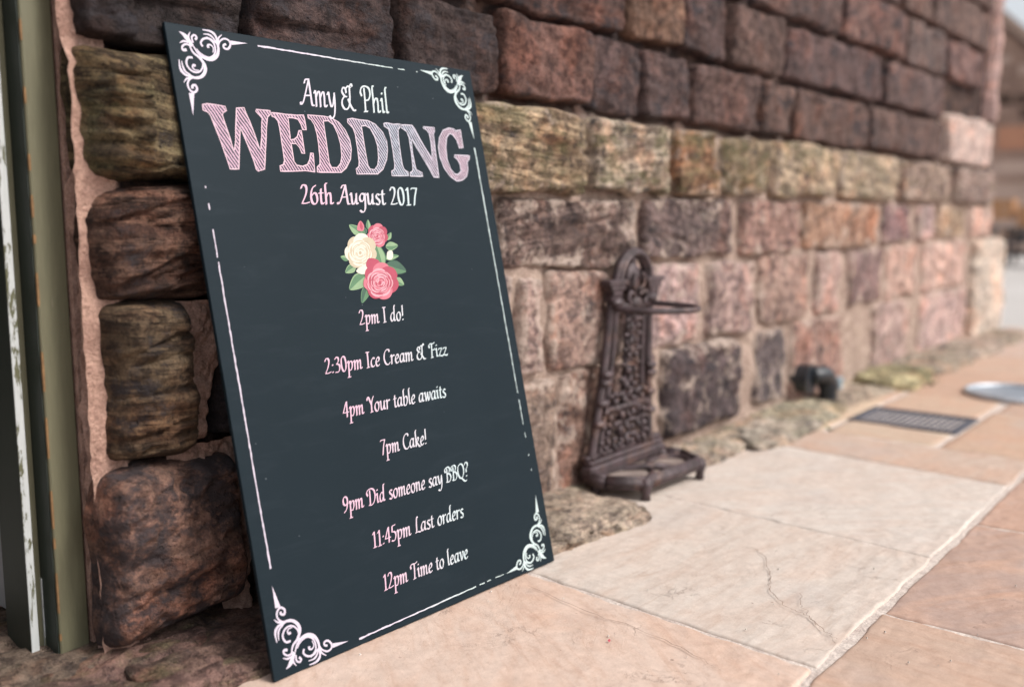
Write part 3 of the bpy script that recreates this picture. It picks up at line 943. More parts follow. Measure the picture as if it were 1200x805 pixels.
# room behind
M_ROOM = mat_plain('room_plaster', (0.25, 0.23, 0.21), 0.9)
rm = MB().box(-1.2, 1.6, 4.4, 4.5, -0.03, 2.9).box(-1.3, -1.2, 2.16, 4.4, -0.03, 2.9).box(1.5, 1.6, 2.16, 4.4, -0.03, 2.9).box(-1.3, 1.6, 2.16, 4.5, 2.9, 3.0).build('interior', M_ROOM)
tag(rm, kind='structure')
thr = lump(0.62, 1.82, -0.02, 0.36, 0.28, 0.045, 51, None, (0.2, 0.15, 0.115), 0.3, 0.15, 0.0, 0.05, amp=0.12, name='threshold_stone')
tag(thr, 'rough brown threshold stone under the green door frame', 'stone')
thr2 = lump(0.80, 1.55, -0.012, 0.27, 0.16, 0.04, 52, None, (0.2, 0.125, 0.105), 0.3, 0.12, 0.0, 0.05, amp=0.2, name='ground_rock')
tag(thr2, 'worn reddish rock underfoot between door frame and wedding board', 'stone')
thr3 = lump(1.05, 1.50, -0.015, 0.16, 0.11, 0.035, 53, None, (0.22, 0.14, 0.115), 0.3, 0.15, 0.0, 0.05, amp=0.2, name='ground_rock')
tag(thr3, 'small worn rock tucked behind the lower left corner of the wedding board', 'stone')

# ------------------------------------------------------------------ the sign board
BL = G(322, 801); BR = G(650, 658)
BW, BH = 0.8065, 1.205
wd = (BR - BL) / np.linalg.norm(BR - BL)
nn_ = np.cross(wd, [0, 0, 1])
LEAN = math.radians(13)
sv = -nn_ * math.sin(LEAN) + np.array([0, 0, 1]) * math.cos(LEAN)
NB = np.cross(wd, sv)
board = link('wedding_sign', None)
board.matrix_world = Matrix(((wd[0], sv[0], NB[0], BL[0]), (wd[1], sv[1], NB[1], BL[1]), (wd[2], sv[2], NB[2], BL[2] + 0.003), (0, 0, 0, 1)))
tag(board, 'tall slate blue wedding schedule board leaning against the stone wall', 'sign')


def bd(x, y):
    r = ray(x, y)
    t = np.dot(BL - EYE, NB) / np.dot(r, NB)
    q = EYE + r * t - BL
    return float(np.dot(q, wd)), float(np.dot(q, sv))


bw = [tuple(p) for p in ()]
pm = MB().box(0, BW, 0, BH, -0.009, 0.0, 0.0008)
pm.build('panel', M_BOARD, board)


def flat(name, polys, mat, z):
    """polys: list of (points, holes); filled flat shapes, each a hair above the one before"""
    v, f = [], []
    for i, pl in enumerate(polys):
        outer, holes = (pl if isinstance(pl, tuple) else (pl, []))
        loops = [[Vector((p[0], p[1], 0)) for p in outer]] + [[Vector((p[0], p[1], 0)) for p in h] for h in holes]
        tri = tessellate_polygon(loops)
        k0 = len(v)
        for lp in loops: v += [(p.x, p.y, z + i * 0.00001) for p in lp]
        f += [tuple(k0 + a for a in t) for t in tri]
    return link(name, mesh(name, v, f), mat, board)


def ribbon(v, f, P, W_, z, dz=0.0):
    """strip of varying width; z climbs a hair along its length so folds never share a plane"""
    k0 = len(v)
    n = len(P)
    for i, p in enumerate(P):
        a = P[min(i + 1, n - 1)] - P[max(i - 1, 0)]
        a = a / (np.linalg.norm(a) + 1e-9)
        nn = np.array([-a[1], a[0]])
        w = W_[i] if hasattr(W_, '__len__') else W_
        zz = z + dz * i / max(1, n - 1)
        v += [(*(p + nn * w / 2), zz), (*(p - nn * w / 2), zz)]
        if i: f.append((k0 + 2 * i - 2, k0 + 2 * i - 1, k0 + 2 * i + 1, k0 + 2 * i))


# --- WEDDING: outlines measured on the photograph and laid on the board's own plane
def z3(L): return [bd(230 + x / 7.0588, 110 + y / 7.0588) for x, y in L]
def z4(L): return [bd(390 + x / 7.0588, 125 + y / 7.0588) for x, y in L]


LET = [
    (z3([(50, 105), (90, 98), (165, 107), (238, 120), (250, 155), (222, 172), (216, 190), (236, 260), (280, 385), (308, 480), (316, 478), (325, 400), (326, 300), (330, 210), (332, 135), (395, 130), (410, 175), (440, 240), (480, 345), (524, 472), (534, 470), (541, 360), (541, 260), (545, 218), (520, 190), (492, 160), (497, 145), (610, 155), (612, 185), (588, 208), (580, 300), (575, 420), (570, 520), (565, 638), (510, 655), (497, 640), (480, 580), (430, 450), (385, 340), (363, 290), (360, 360), (356, 480), (352, 635), (280, 638), (255, 560), (210, 430), (160, 300), (120, 200), (100, 170), (55, 150)]), []),
    (z3([(620, 172), (660, 175), (760, 187), (830, 192), (888, 190), (900, 250), (910, 312), (880, 312), (865, 265), (840, 225), (800, 213), (758, 212), (765, 270), (778, 395), (810, 392), (835, 370), (848, 318), (868, 318), (880, 400), (897, 508), (872, 505), (855, 460), (825, 428), (783, 425), (795, 500), (808, 575), (830, 605), (880, 615), (920, 600), (938, 560), (945, 505), (967, 507), (980, 660), (900, 650), (800, 655), (697, 655), (692, 612), (720, 600), (730, 570), (715, 470), (690, 300), (675, 240), (650, 210), (625, 200)]), []),
    (z4([(-209, 84), (-79, 94), (-20, 104), (50, 145), (100, 205), (140, 290), (153, 370), (145, 450), (110, 520), (70, 558), (0, 558), (-129, 556), (-129, 514), (-106, 492), (-108, 430), (-118, 330), (-131, 244), (-154, 164), (-179, 124), (-204, 109)]),
     [z4([(-79, 134), (-39, 131), (5, 165), (40, 240), (65, 330), (73, 420), (65, 485), (35, 520), (-10, 518), (-30, 480), (-42, 400), (-60, 270)])]),
    (z4([(120, 118), (160, 112), (230, 125), (290, 130), (350, 160), (410, 225), (445, 300), (452, 370), (445, 450), (415, 530), (370, 570), (280, 570), (200, 572), (192, 530), (215, 510), (218, 470), (205, 370), (185, 240), (165, 190), (122, 145)]),
     [z4([(235, 175), (270, 170), (310, 195), (345, 260), (370, 340), (378, 440), (370, 500), (345, 535), (310, 530), (290, 500), (275, 420), (255, 300)])]),
    (z4([(420, 155), (440, 148), (500, 160), (556, 158), (555, 185), (540, 200), (540, 250), (550, 330), (562, 420), (575, 500), (590, 535), (622, 555), (626, 585), (490, 585), (485, 548), (508, 535), (512, 500), (500, 400), (480, 280), (462, 200), (425, 175)]), []),
    (z4([(566, 165), (600, 165), (655, 168), (675, 195), (720, 280), (770, 365), (818, 440), (820, 400), (810, 300), (795, 230), (772, 205), (745, 190), (748, 180), (838, 187), (842, 215), (832, 240), (845, 350), (860, 470), (877, 598), (835, 595), (800, 530), (740, 430), (690, 350), (655, 285), (650, 300), (660, 400), (675, 480), (690, 535), (738, 560), (742, 590), (640, 588), (640, 560), (660, 545), (662, 520), (650, 400), (630, 270), (610, 220), (568, 190)]), []),
    (z4([(1015, 215), (1055, 205), (1066, 280), (1078, 352), (1045, 355), (1025, 290), (990, 245), (965, 235), (940, 270), (935, 350), (945, 450), (975, 530), (1010, 570), (1035, 575), (1060, 545), (1050, 485), (1030, 450), (1005, 430), (1008, 412), (1130, 420), (1128, 445), (1110, 470), (1118, 540), (1105, 590), (1070, 622), (1025, 628), (970, 590), (920, 520), (885, 430), (872, 350), (880, 270), (910, 210), (960, 190), (1000, 200)]), []),
]
for i, (outer, holes) in enumerate(LET):
    lt = flat('letter', [(outer, holes)], M_HATCH, 0.00025)
    v, f = [], []
    for lp in [outer] + holes:
        P = [np.array(p) for p in lp]
        P2 = []
        for a in range(len(P)):
            q0, q1 = P[a], P[(a + 1) % len(P)]
            m = max(1, int(np.linalg.norm(q1 - q0) / 0.006))
            for s_ in range(m): P2.append(q0 + (q1 - q0) * s_ / m)
        P2 += P2[:2]
        ribbon(v, f, P2, [0.0023 + 0.0006 * float(vnoise(j * 0.5, i, 0, 3)) for j in range(len(P2))], 0.0004, 0.0001)
    link('outline', mesh('outline', v, f), M_EDGEINK, lt)

# --- script lettering: a broad-nib hand, each glyph given by its pen strokes (x height 5, capitals 8.2)
GL = {
    'a': (4.4, [[(3.3, 4.3), (2.2, 4.9), (.9, 3.6), (.5, 1.8), (1.1, .3), (2.2, .9), (3.3, 3)], [(3.6, 5), (3.1, 2), (3.3, .4), (4.3, .8)]]),
    'b': (4.1, [[(1.9, 8.8), (1.1, 8.3), (.9, 4.5), (.7, .6)], [(.8, 3.2), (2, 4.8), (3.2, 4.5), (3.4, 2.6), (2.4, .4), (1.1, .1), (.7, .7)]]),
    'c': (3.4, [[(3.1, 4.2), (2.3, 4.9), (1, 3.7), (.5, 1.8), (1.3, .1), (3, .9)]]),
    'd': (4.5, [[(3.2, 4.3), (2.2, 4.9), (.9, 3.6), (.5, 1.8), (1.1, .3), (2.2, .9), (3.2, 3)], [(4.6, 8.7), (3.8, 8.4), (3.4, 5), (3.1, 2), (3.3, .4), (4.2, .8)]]),
    'e': (3.4, [[(.8, 2.3), (2.5, 2.9), (2.9, 4.1), (2.2, 4.9), (1, 3.7), (.5, 1.8), (1.3, .1), (3, 1)]]),
    'g': (4.1, [[(3.2, 4.4), (2.1, 4.9), (.9, 3.8), (.7, 2.2), (1.5, 1.4), (2.7, 2.4), (3.3, 4.4)], [(3.5, 5), (3.3, 1), (2.8, -2.0), (1.4, -3.2), (.2, -2.3)]]),
    'h': (4.5, [[(2, 8.8), (1.1, 8.3), (.9, 4), (.7, 0)], [(.8, 2.6), (1.9, 4.5), (3, 4.7), (3.2, 3), (3, .8), (3.5, .3), (4.3, .9)]]),
    'i': (2.2, [[(.2, 4.1), (1, 4.9), (.95, 2), (1.1, .4), (2, .8)], [(1.2, 6.9), (1.4, 6.4)]]),
    'k': (4.0, [[(1.9, 8.8), (1.1, 8.3), (.9, 4), (.7, 0)], [(.9, 2.3), (2.3, 4.7), (3.1, 4.3), (2.4, 3), (1.2, 2.4)], [(1.3, 2.5), (2.5, .8), (3.4, -.3), (4.4, .1)]]),
    'l': (2.1, [[(1.9, 8.8), (1.1, 8.3), (.9, 4), (.9, .6), (1.9, .8)]]),
    'm': (6.1, [[(.1, 4.1), (.9, 4.9), (.9, 2.5), (.7, 0)], [(.8, 2.5), (1.9, 4.5), (2.7, 4.7), (2.8, 3), (2.6, 0)], [(2.7, 2.5), (3.9, 4.5), (4.7, 4.7), (4.8, 3), (4.6, .7), (5.1, .3), (5.9, .9)]]),
    'n': (4.3, [[(.1, 4.1), (.9, 4.9), (.9, 2.5), (.7, 0)], [(.8, 2.5), (1.9, 4.5), (2.8, 4.7), (3, 3), (2.8, .7), (3.3, .3), (4.1, .9)]]),
    'o': (4.0, [[(2.3, 4.9), (1, 3.9), (.5, 2), (1.3, .2), (2.5, .4), (3.4, 2.6), (3.1, 4.4), (2.2, 4.9)]]),
    'p': (4.2, [[(.1, 4.1), (1, 4.9), (.9, 1), (.6, -3.1)], [(-.3, -3.3), (1.7, -3.2)], [(.9, 2.6), (2.1, 4.7), (3.3, 4.4), (3.4, 2.4), (2.4, .4), (1, .4)]]),
    'r': (3.1, [[(.1, 4.1), (1, 4.9), (.9, 2), (.7, 0)], [(.9, 2.7), (1.8, 4.3), (2.7, 4.8), (3.0, 4.2)]]),
    's': (3.1, [[(2.7, 4.2), (2, 4.8), (1, 4.2), (1.2, 3.1), (2.3, 2.1), (2.5, 1), (1.6, .1), (.4, .7)]]),
    't': (2.7, [[(1.5, 6.5), (1.2, 4), (1.1, 1), (1.6, .2), (2.6, .9)], [(.2, 4.6), (2.5, 4.8)]]),
    'u': (4.4, [[(.1, 4.1), (.9, 4.9), (.9, 2), (1.1, .4), (2.1, .6), (3.2, 3)], [(3.5, 4.9), (3.2, 2), (3.3, .4), (4.2, .8)]]),
    'v': (3.7, [[(.1, 4.2), (.9, 4.9), (1.3, 3), (1.6, .2)], [(1.6, .1), (2.8, 2), (3.4, 4), (2.9, 4.9)]]),
    'w': (5.4, [[(.1, 4.2), (.9, 4.9), (1.2, 3), (1.4, .2)], [(1.4, .1), (2.5, 2.5), (3, 4.9)], [(3, 4.9), (3.1, 2.5), (3.3, .2)], [(3.3, .1), (4.5, 2), (5.1, 4), (4.6, 4.9)]]),
    'y': (4.0, [[(.1, 4.1), (.9, 4.9), (1.1, 2.5), (1.6, .5), (2.6, 1.5), (3.4, 4)], [(3.6, 5), (3.4, 1), (2.6, -2.1), (1.2, -3.2), (.2, -2.4)]]),
    'z': (3.7, [[(.3, 3.9), (1, 4.6), (3.1, 4.6)], [(3.1, 4.6), (.4, .4)], [(.4, .4), (1.6, .6), (3.0, .1), (3.6, .9)]]),
    'A': (5.7, [[(-.7, 1.0), (-.5, .3), (.6, 1.2), (2.2, 4.3), (4, 8.2)], [(4, 8.4), (4.3, 4), (4.5, .6), (5.5, .3)], [(1.4, 3.1), (4.3, 3.3)], [(1.9, 6.9), (2.5, 8.0), (4, 8.3)]]),
    'P': (5.3, [[(2.1, 7.8), (2, 4), (1.7, .3)], [(.9, 0), (2.8, .2)], [(.6, 5.0), (.1, 6.3), (.8, 7.7), (2.6, 8.4), (4.6, 7.8), (4.9, 5.8), (3.8, 4.1), (2.2, 3.7)]]),
    'I': (3.0, [[(1.6, 8.0), (1.5, 4), (1.3, .3)], [(.5, 8.2), (2.8, 8.1)], [(.2, 0), (2.4, .3)]]),
    'C': (5.0, [[(4.7, 6.8), (4.4, 7.9), (3, 8.1), (1.3, 6.5), (.6, 3.5), (1.4, .8), (3, .1), (4.8, 1.3)]]),
    'F': (4.8, [[(2.3, 7.7), (2.1, 4), (1.7, .3)], [(.9, 0), (2.8, .3)], [(.6, 5.6), (.2, 7), (1.3, 8), (3, 7.8), (4.9, 8.4)], [(2.1, 4.2), (4, 4.4), (4.2, 5)]]),
    'Y': (4.6, [[(.2, 6.4), (.3, 7.7), (1.2, 8.0), (2, 6.2), (2.8, 4.1)], [(4.9, 8.2), (4, 7), (2.9, 4.1), (2.6, .3)], [(1.6, 0), (3.6, .3)]]),
    'D': (6.4, [[(2.3, 7.6), (2.2, 4), (1.9, .4)], [(.8, 4.8), (.1, 6.4), (1, 7.7), (3.2, 8.3), (5.3, 7.2), (5.9, 4.2), (4.7, 1.2), (2.8, 0), (1, .3)]]),
    'B': (5.2, [[(2.0, 7.6), (1.9, 4), (1.6, .4)], [(.7, 5.4), (.2, 6.8), (1, 7.8), (3, 8.3), (4.3, 7.3), (3.7, 5.3), (2.2, 4.4)], [(2.3, 4.4), (4.1, 4.2), (4.8, 2.4), (3.6, .4), (1.6, .1), (.8, .6)]]),
    'Q': (6.2, [[(3.2, 8.1), (1.4, 7), (.6, 4), (1.6, .8), (3.4, .1), (5.2, 2), (5.7, 5), (4.8, 7.5), (3, 8.1)], [(2.8, .4), (4.4, -1), (6, -2.2), (7.4, -1.7)]]),
    'L': (4.7, [[(3.2, 7.9), (2.5, 8.2), (1.9, 5), (1.5, 1), (.4, .2)], [(.8, .3), (2.6, .6), (4.2, .1), (4.9, 1.0)]]),
    'T': (4.6, [[(2.9, 7.6), (2.7, 4), (2.3, .3)], [(1.3, 0), (3.4, .3)], [(.4, 5.6), (.2, 7.1), (1.3, 7.9), (3.4, 7.7), (5.3, 8.4)]]),
    '&': (7.6, [[(3.0, 5.4), (2.8, 6.8), (1.7, 7.0), (1.0, 5.8), (2.0, 4.4), (3.2, 4.2)], [(2.0, 4.3), (.7, 3.0), (.5, 1.3), (1.8, .1), (3.5, .9), (4.5, 3.4), (4.9, 7.2), (5.9, 8.5), (6.3, 7.7)], [(3.2, 7.0), (4.2, 7.7), (5.4, 7.2)], [(3.6, 3.6), (4.8, 1.2), (6.0, .0), (7.0, .3)]]),
    '0': (4.3, [[(2.2, 7.9), (1.0, 6.8), (.6, 4), (1.1, .9), (2.2, .1), (3.3, 1.6), (3.6, 4.6), (3.1, 7.2), (2.1, 7.9)]]),
    '1': (3.4, [[(.7, 6.6), (2, 7.9)], [(2, 7.9), (1.9, 4), (1.6, .2)], [(.6, 0), (2.9, .2)]]),
    '2': (4.2, [[(.6, 6.4), (1.4, 7.8), (2.8, 7.6), (3.1, 6), (2.2, 3.4), (.4, .5)], [(.4, .4), (2, .4), (3.9, .9)]]),
    '3': (4.1, [[(.7, 6.8), (1.8, 7.9), (3.1, 7.2), (2.8, 5.4), (1.5, 4.4)], [(1.5, 4.4), (3.1, 4), (3.5, 2.2), (2.4, .4), (.4, .3)]]),
    '4': (4.3, [[(2.9, 7.9), (1.5, 5), (.3, 2.5)], [(.3, 2.4), (4.1, 2.6)], [(3.1, 7.9), (2.9, 4), (2.7, .1)]]),
    '5': (4.1, [[(3.6, 8.1), (1.4, 7.8)], [(1.4, 7.8), (1.1, 4.9)], [(1.1, 4.8), (2.7, 4.6), (3.5, 3), (2.7, .8), (1.4, .1), (.3, .6)]]),
    '6': (4.2, [[(3.5, 7.9), (1.7, 6.6), (.7, 3.8), (.9, 1), (2.1, .1), (3.4, 1.4), (3.4, 3.8), (2.4, 4.8), (.9, 3.4)]]),
    '7': (4.0, [[(.5, 7.2), (1.2, 7.7), (3.8, 7.7)], [(3.8, 7.7), (2.4, 4), (1.5, 0)]]),
    '9': (4.2, [[(3.3, 4.8), (2.2, 3.5), (.9, 4.4), (.8, 6.6), (2, 7.8), (3.3, 7), (3.5, 5), (2.6, 1.8), (.6, 0)]]),
    '?': (3.6, [[(.6, 6.8), (1.6, 8.1), (3.1, 7.5), (3, 5.8), (1.7, 4.4), (1.6, 2.6)], [(1.3, .8), (1.5, .3)]]),
    '!': (2.2, [[(1.5, 8.4), (1.3, 5.5), (1.1, 2.6)], [(.9, .8), (1.1, .3)]]),
    ':': (2.0, [[(.9, 4.4), (1.1, 3.9)], [(.7, .8), (.9, .3)]]),
}


def script_line(txt, u0, u1, base, unit, mat, nibw=1.12):
    x = 0.0
    items = []
    for ch in txt:
        if ch == ' ':
            x += 2.5
            continue
        adv, strokes = GL[ch]
        items.append((x, strokes))
        x += adv
    x -= 0.3
    sx = (u1 - u0) / x
    nib = np.array([math.cos(math.radians(28)), math.sin(math.radians(28))]) * nibw / 2
    v, f = [], []
    kk = 0
    for ox, strokes in items:
        for st in strokes:
            P = smooth_path(st, 6)
            P = [np.array([p[0] + ox, p[1]]) for p in P]
            T = lambda q: np.array([u0 + q[0] * sx + (q[1] * 0.07) * unit, base + q[1] * unit])
            z0 = 0.0003 + (kk % 4) * 0.00004
            k0 = len(v)
            n = len(P)
            for i, p in enumerate(P):
                zz = z0 + 0.00003 * i / n
                a, b = T(p + nib), T(p - nib)
                v += [(a[0], a[1], zz), (b[0], b[1], zz)]
                if i: f.append((k0 + 2 * i - 2, k0 + 2 * i - 1, k0 + 2 * i + 1, k0 + 2 * i))
            Q = [T(p) for p in P]
            ribbon(v, f, Q, unit * 0.46, z0 + 0.0002, 0.00003)
            kk += 1
    return link('lettering', mesh('lettering', v, f), mat, board)


script_line('Amy & Phil', 0.280, 0.514, 1.0745, 0.0068, M_INK, 0.95)
script_line('26th August 2017', 0.236, 0.555, 0.8705, 0.0050, M_PINKINK)
for txt, a, b, base in (('2pm I do!', 0.331, 0.455, 0.6185), ('2:30pm Ice Cream & Fizz', 0.224, 0.566, 0.5295), ('4pm Your table awaits', 0.250, 0.540, 0.4385), ('7pm Cake!', 0.329, 0.460, 0.348),
                        ('9pm Did someone say BBQ?', 0.211, 0.568, 0.256), ('11:45pm Last orders', 0.268, 0.531, 0.172), ('12pm Time to leave', 0.277, 0.523, 0.083)):
    script_line(txt, a, b, base, 0.0039, M_PINKINK)


# --- corner flourishes, measured at the top left corner and mirrored to the others
def z1(L): return [np.array(bd(195 + x / 6.705, 25 + y / 6.705)) for x, y in L]


FL = [  # (points, widths in photo-zoom units at start, middle, end)
    ([(212, 212), (245, 262), (295, 303), (350, 316), (393, 292), (408, 245), (402, 200), (380, 168)], (10, 24, 12)),
    ([(236, 232), (262, 262), (300, 288), (340, 300), (372, 282), (384, 245), (372, 190), (330, 152), (290, 155), (270, 185), (285, 215)], (7, 12, 14)),
    ([(366, 262), (368, 225), (345, 200), (325, 205), (330, 225)], (6, 10, 18)),
    ([(402, 190), (385, 130), (345, 95), (283, 82)], (12, 18, 6)),
    ([(395, 185), (360, 140), (330, 120), (288, 116)], (10, 14, 5)),
    ([(390, 190), (352, 158), (312, 138)], (8, 10, 4)),
    ([(402, 195), (408, 150), (434, 122)], (12, 12, 4)),
    ([(404, 235), (415, 180), (450, 153), (488, 166), (502, 200), (484, 232), (455, 228), (448, 205), (468, 195)], (10, 14, 14)),
    ([(100, 97), (135, 120), (170, 160), (205, 212)], (4, 32, 22)),
    ([(188, 185), (172, 140), (184, 100)], (12, 14, 4)),
    ([(208, 185), (198, 142), (218, 124), (236, 142), (226, 162)], (12, 12, 16)),
    ([(170, 182), (135, 172), (104, 186)], (12, 14, 4)),
    ([(186, 206), (150, 196), (124, 215), (130, 242), (158, 240)], (12, 12, 18)),
    ([(180, 205), (210, 262), (262, 305), (300, 362), (302, 412), (272, 452), (222, 460), (182, 440)], (10, 24, 14)),
    ([(222, 235), (262, 278), (282, 330), (284, 375), (262, 410), (222, 416), (180, 390), (156, 345), (168, 302), (205, 302)], (7, 12, 14)),
    ([(252, 402), (222, 398), (205, 378), (212, 360), (228, 368)], (6, 10, 18)),
    ([(192, 452), (140, 430), (108, 385), (98, 316)], (12, 18, 6)),
    ([(190, 440), (148, 410), (128, 370), (118, 328)], (10, 14, 5)),
    ([(200, 455), (150, 440), (108, 408)], (8, 12, 4)),
    ([(200, 460), (158, 468), (136, 496)], (12, 12, 4)),
    ([(238, 458), (190, 466), (166, 502), (178, 548), (214, 576), (240, 552), (226, 518), (202, 526), (206, 546)], (10, 14, 16)),
]
UN = 0.00029
fv, ff = [], []
for i, (pts, ws) in enumerate(FL):
    P = smooth_path(z1(pts), 7)
    n = len(P)
    Wd = []
    for j in range(n):
        t = j / (n - 1)
        w = ws[0] + (ws[1] - ws[0]) * t * 2 if t < 0.5 else ws[1] + (ws[2] - ws[1]) * (t - 0.5) * 2
        Wd.append(w * UN)
    ribbon(fv, ff, P, Wd, 0.0003 + i * 0.00003, 0.00002)
for tri in ([(498, 168), (636, 190), (510, 203)], [(174, 580), (217, 582), (208, 757)]):
    q = z1(tri)
    k0 = len(fv)
    fv += [(*p, 0.0012) for p in q]
    ff.append((k0, k0 + 1, k0 + 2))
for mx, my in ((0, 0), (1, 0), (0, 1), (1, 1)):
    vv = []
    for p in fv:
        x, y = p[0], BH - p[1]                     # distances from the top left corner
        sxx = 0.88 if mx else 1.0
        X = BW - 0.002 - x * 1.0 if mx else x
        Y = (y * 0.97) if my else BH - y
        vv.append((X, Y, p[2]))
    link('corner_flourish', mesh('corner_flourish', vv, ff), M_INK, board)


def rule(x0, y0, x1, y1, wa, wb, breaks, seed):
    v, f = [], []
    a, b = np.array([x0, y0]), np.array([x1, y1])
    L = np.linalg.norm(b - a)
    n = int(L / 0.004)
    seg = []
    for i in range(n + 1):
        t = i / n
        gap = breaks(t)
        on = float(vnoise(i * 0.45, seed, 0, seed)) > gap
        w = (wa + (wb - wa) * t) * (1 + 0.35 * float(vnoise(i * 0.8, seed, 4, seed)))
        p = a + (b - a) * t + np.array([(b - a)[1], -(b - a)[0]]) / L * 0.0005 * float(vnoise(i * 0.3, 2, seed, seed))
        if on: seg.append((p, w))
        if (not on or i == n) and seg:
            if len(seg) > 1: ribbon(v, f, [s[0] for s in seg], [s[1] for s in seg], 0.0003)
            seg = []
    return link('border_line', mesh('border_line', v, f), M_INK, board)


rule(0.1955, 1.1862, 0.633, 1.1815, 0.0034, 0.0016, lambda t: -2 if t < 0.8 else -0.75 + (t - 0.8) * 4, 1)
rule(0.030, 0.197, 0.028, 0.995, 0.0034, 0.0020, lambda t: -2 if t < 0.66 else -0.5 + (t - 0.66) * 3.2, 2)
rule(0.7748, 1.0127, 0.7795, 0.2098, 0.0034, 0.0018, lambda t: -2 if t < 0.7 else -0.6 + (t - 0.7) * 3.6, 3)
rule(0.198, 0.0125, 0.625, 0.0185, 0.0036, 0.0018, lambda t: -2 if t < 0.78 else -0.75 + (t - 0.78) * 4, 4)


# --- printed posy of roses
def ink(name, col): return mat_plain(name, col, 0.5, 0, 0.12, 60, 0, 0.35)


IK = dict(cream=ink('cream_petal_print', (0.43, 0.37, 0.27)), ivory=ink('ivory_petal_print', (0.56, 0.53, 0.46)), shade=ink('buff_petal_print', (0.4, 0.32, 0.22)),
          rose=ink('rose_petal_print', (0.33, 0.05, 0.085)), pink=ink('pink_petal_print', (0.45, 0.13, 0.17)), blush=ink('blush_petal_print', (0.52, 0.28, 0.32)), wine=ink('wine_petal_print', (0.33, 0.05, 0.08)),
          leaf=ink('green_leaf_print', (0.08, 0.17, 0.09)), pale=ink('pale_leaf_print', (0.2, 0.3, 0.17)), dark=ink('dark_leaf_print', (0.04, 0.09, 0.06)))


def z5(L): return [bd(350 + x / 4.026, 230 + y / 4.026) for x, y in L]


zlev = [0.0003]
posy = link('rose_print', None, parent=board)


def shape(pts, key, part, sm=True):
    P = [tuple(p) for p in smooth_path(z5(pts), 4, True)] if sm else z5(pts)
    zlev[0] += 0.000005
    P3 = [Vector((p[0], p[1], 0)) for p in P]
    tri = tessellate_polygon([P3])
    part.setdefault(key, [[], []])
    v, f = part[key]
    k0 = len(v)
    v += [(p.x, p.y, zlev[0]) for p in P3]
    f += [tuple(k0 + a for a in t) for t in tri]


def flush_part(name, part):
    v, f, mi, mats = [], [], [], []
    for key, (pv, pf) in part.items():
        k0 = len(v)
        v += pv
        f += [tuple(k0 + a for a in t) for t in pf]
        mi += [len(mats)] * len(pf)
        mats.append(IK[key])
    return link(name, mesh(name, v, f, False, mi), mats, posy)


def leaf(a, b, w, key, vein='dark', side=0):
    a, b = np.array(a, float), np.array(b, float)
    d_ = b - a
    n_ = np.array([-d_[1], d_[0]]) / np.linalg.norm(d_)
    pt = {}
    shape([a, a + d_ * .3 + n_ * w, a + d_ * .65 + n_ * w * .85, b, a + d_ * .65 - n_ * w * .85, a + d_ * .3 - n_ * w], key, pt)
    shape([a, a + d_ * .35 + n_ * w * .85, a + d_ * .7 + n_ * w * .6, b, a + d_ * .5], vein, pt)
    flush_part('leaf', pt)


def bloom(cx, cy, r, outer, mid, lite, line, name, asp=1.0):
    pt = {}
    n = 7
    rnd = random.Random(int(cx))
    for i in range(n):
        an = 2 * math.pi * i / n + 0.3
        px_, py_ = cx + r * .55 * math.cos(an), cy + r * .6 * asp * math.sin(an)
        rr = r * (0.5 + 0.06 * rnd.random())
        shape([(px_ + rr * math.cos(t) * (1 + .1 * rnd.random()), py_ + rr * asp * math.sin(t)) for t in np.linspace(0, 2 * math.pi, 8)[:-1]], outer if i % 2 else mid, pt)
    for ring, (rad, ks, np_) in enumerate(((0.95, (mid, outer), 7), (0.74, (lite, mid), 6), (0.56, (outer, lite), 6), (0.4, (mid, lite), 5), (0.26, (lite, outer), 4))):
        for i in range(np_):
            an = 2 * math.pi * i / np_ + ring * 0.9 + 0.3 * rnd.random()
            q = (cx + r * rad * .45 * math.cos(an) - r * .05, cy + r * rad * .45 * asp * math.sin(an) + r * .1)
            rr = r * rad * (0.44 + 0.08 * rnd.random())
            dx_, dy_ = math.cos(an), math.sin(an)
            shape([(q[0] + rr * math.cos(t), q[1] + rr * asp * .9 * math.sin(t)) for t in np.linspace(0, 2 * math.pi, 8)[:-1]], ks[i % 2], pt)
            # shaded fold inside the petal and a pale rolled lip
            arc = [(q[0] + rr * .98 * math.cos(t), q[1] + rr * .9 * asp * math.sin(t)) for t in np.linspace(an - 1.25, an + 1.25, 7)]
            for dep, key_ in ((0.30, lite if ks[i % 2] != lite else mid), (0.13, line if (i + ring) % 3 == 0 else lite)):
                arc2 = [(x - dx_ * rr * dep * math.cos(k_), y - dy_ * rr * dep * asp * math.cos(k_)) for (x, y), k_ in zip(reversed(arc), np.linspace(-1.3, 1.3, 7))]
                shape(arc + arc2, key_, pt, False)
    shape([(cx - r * .05 + r * .1 * math.cos(t), cy + r * .1 + r * .12 * math.sin(t)) for t in np.linspace(0, 2 * math.pi, 7)[:-1]], line, pt)
    return flush_part(name, pt)


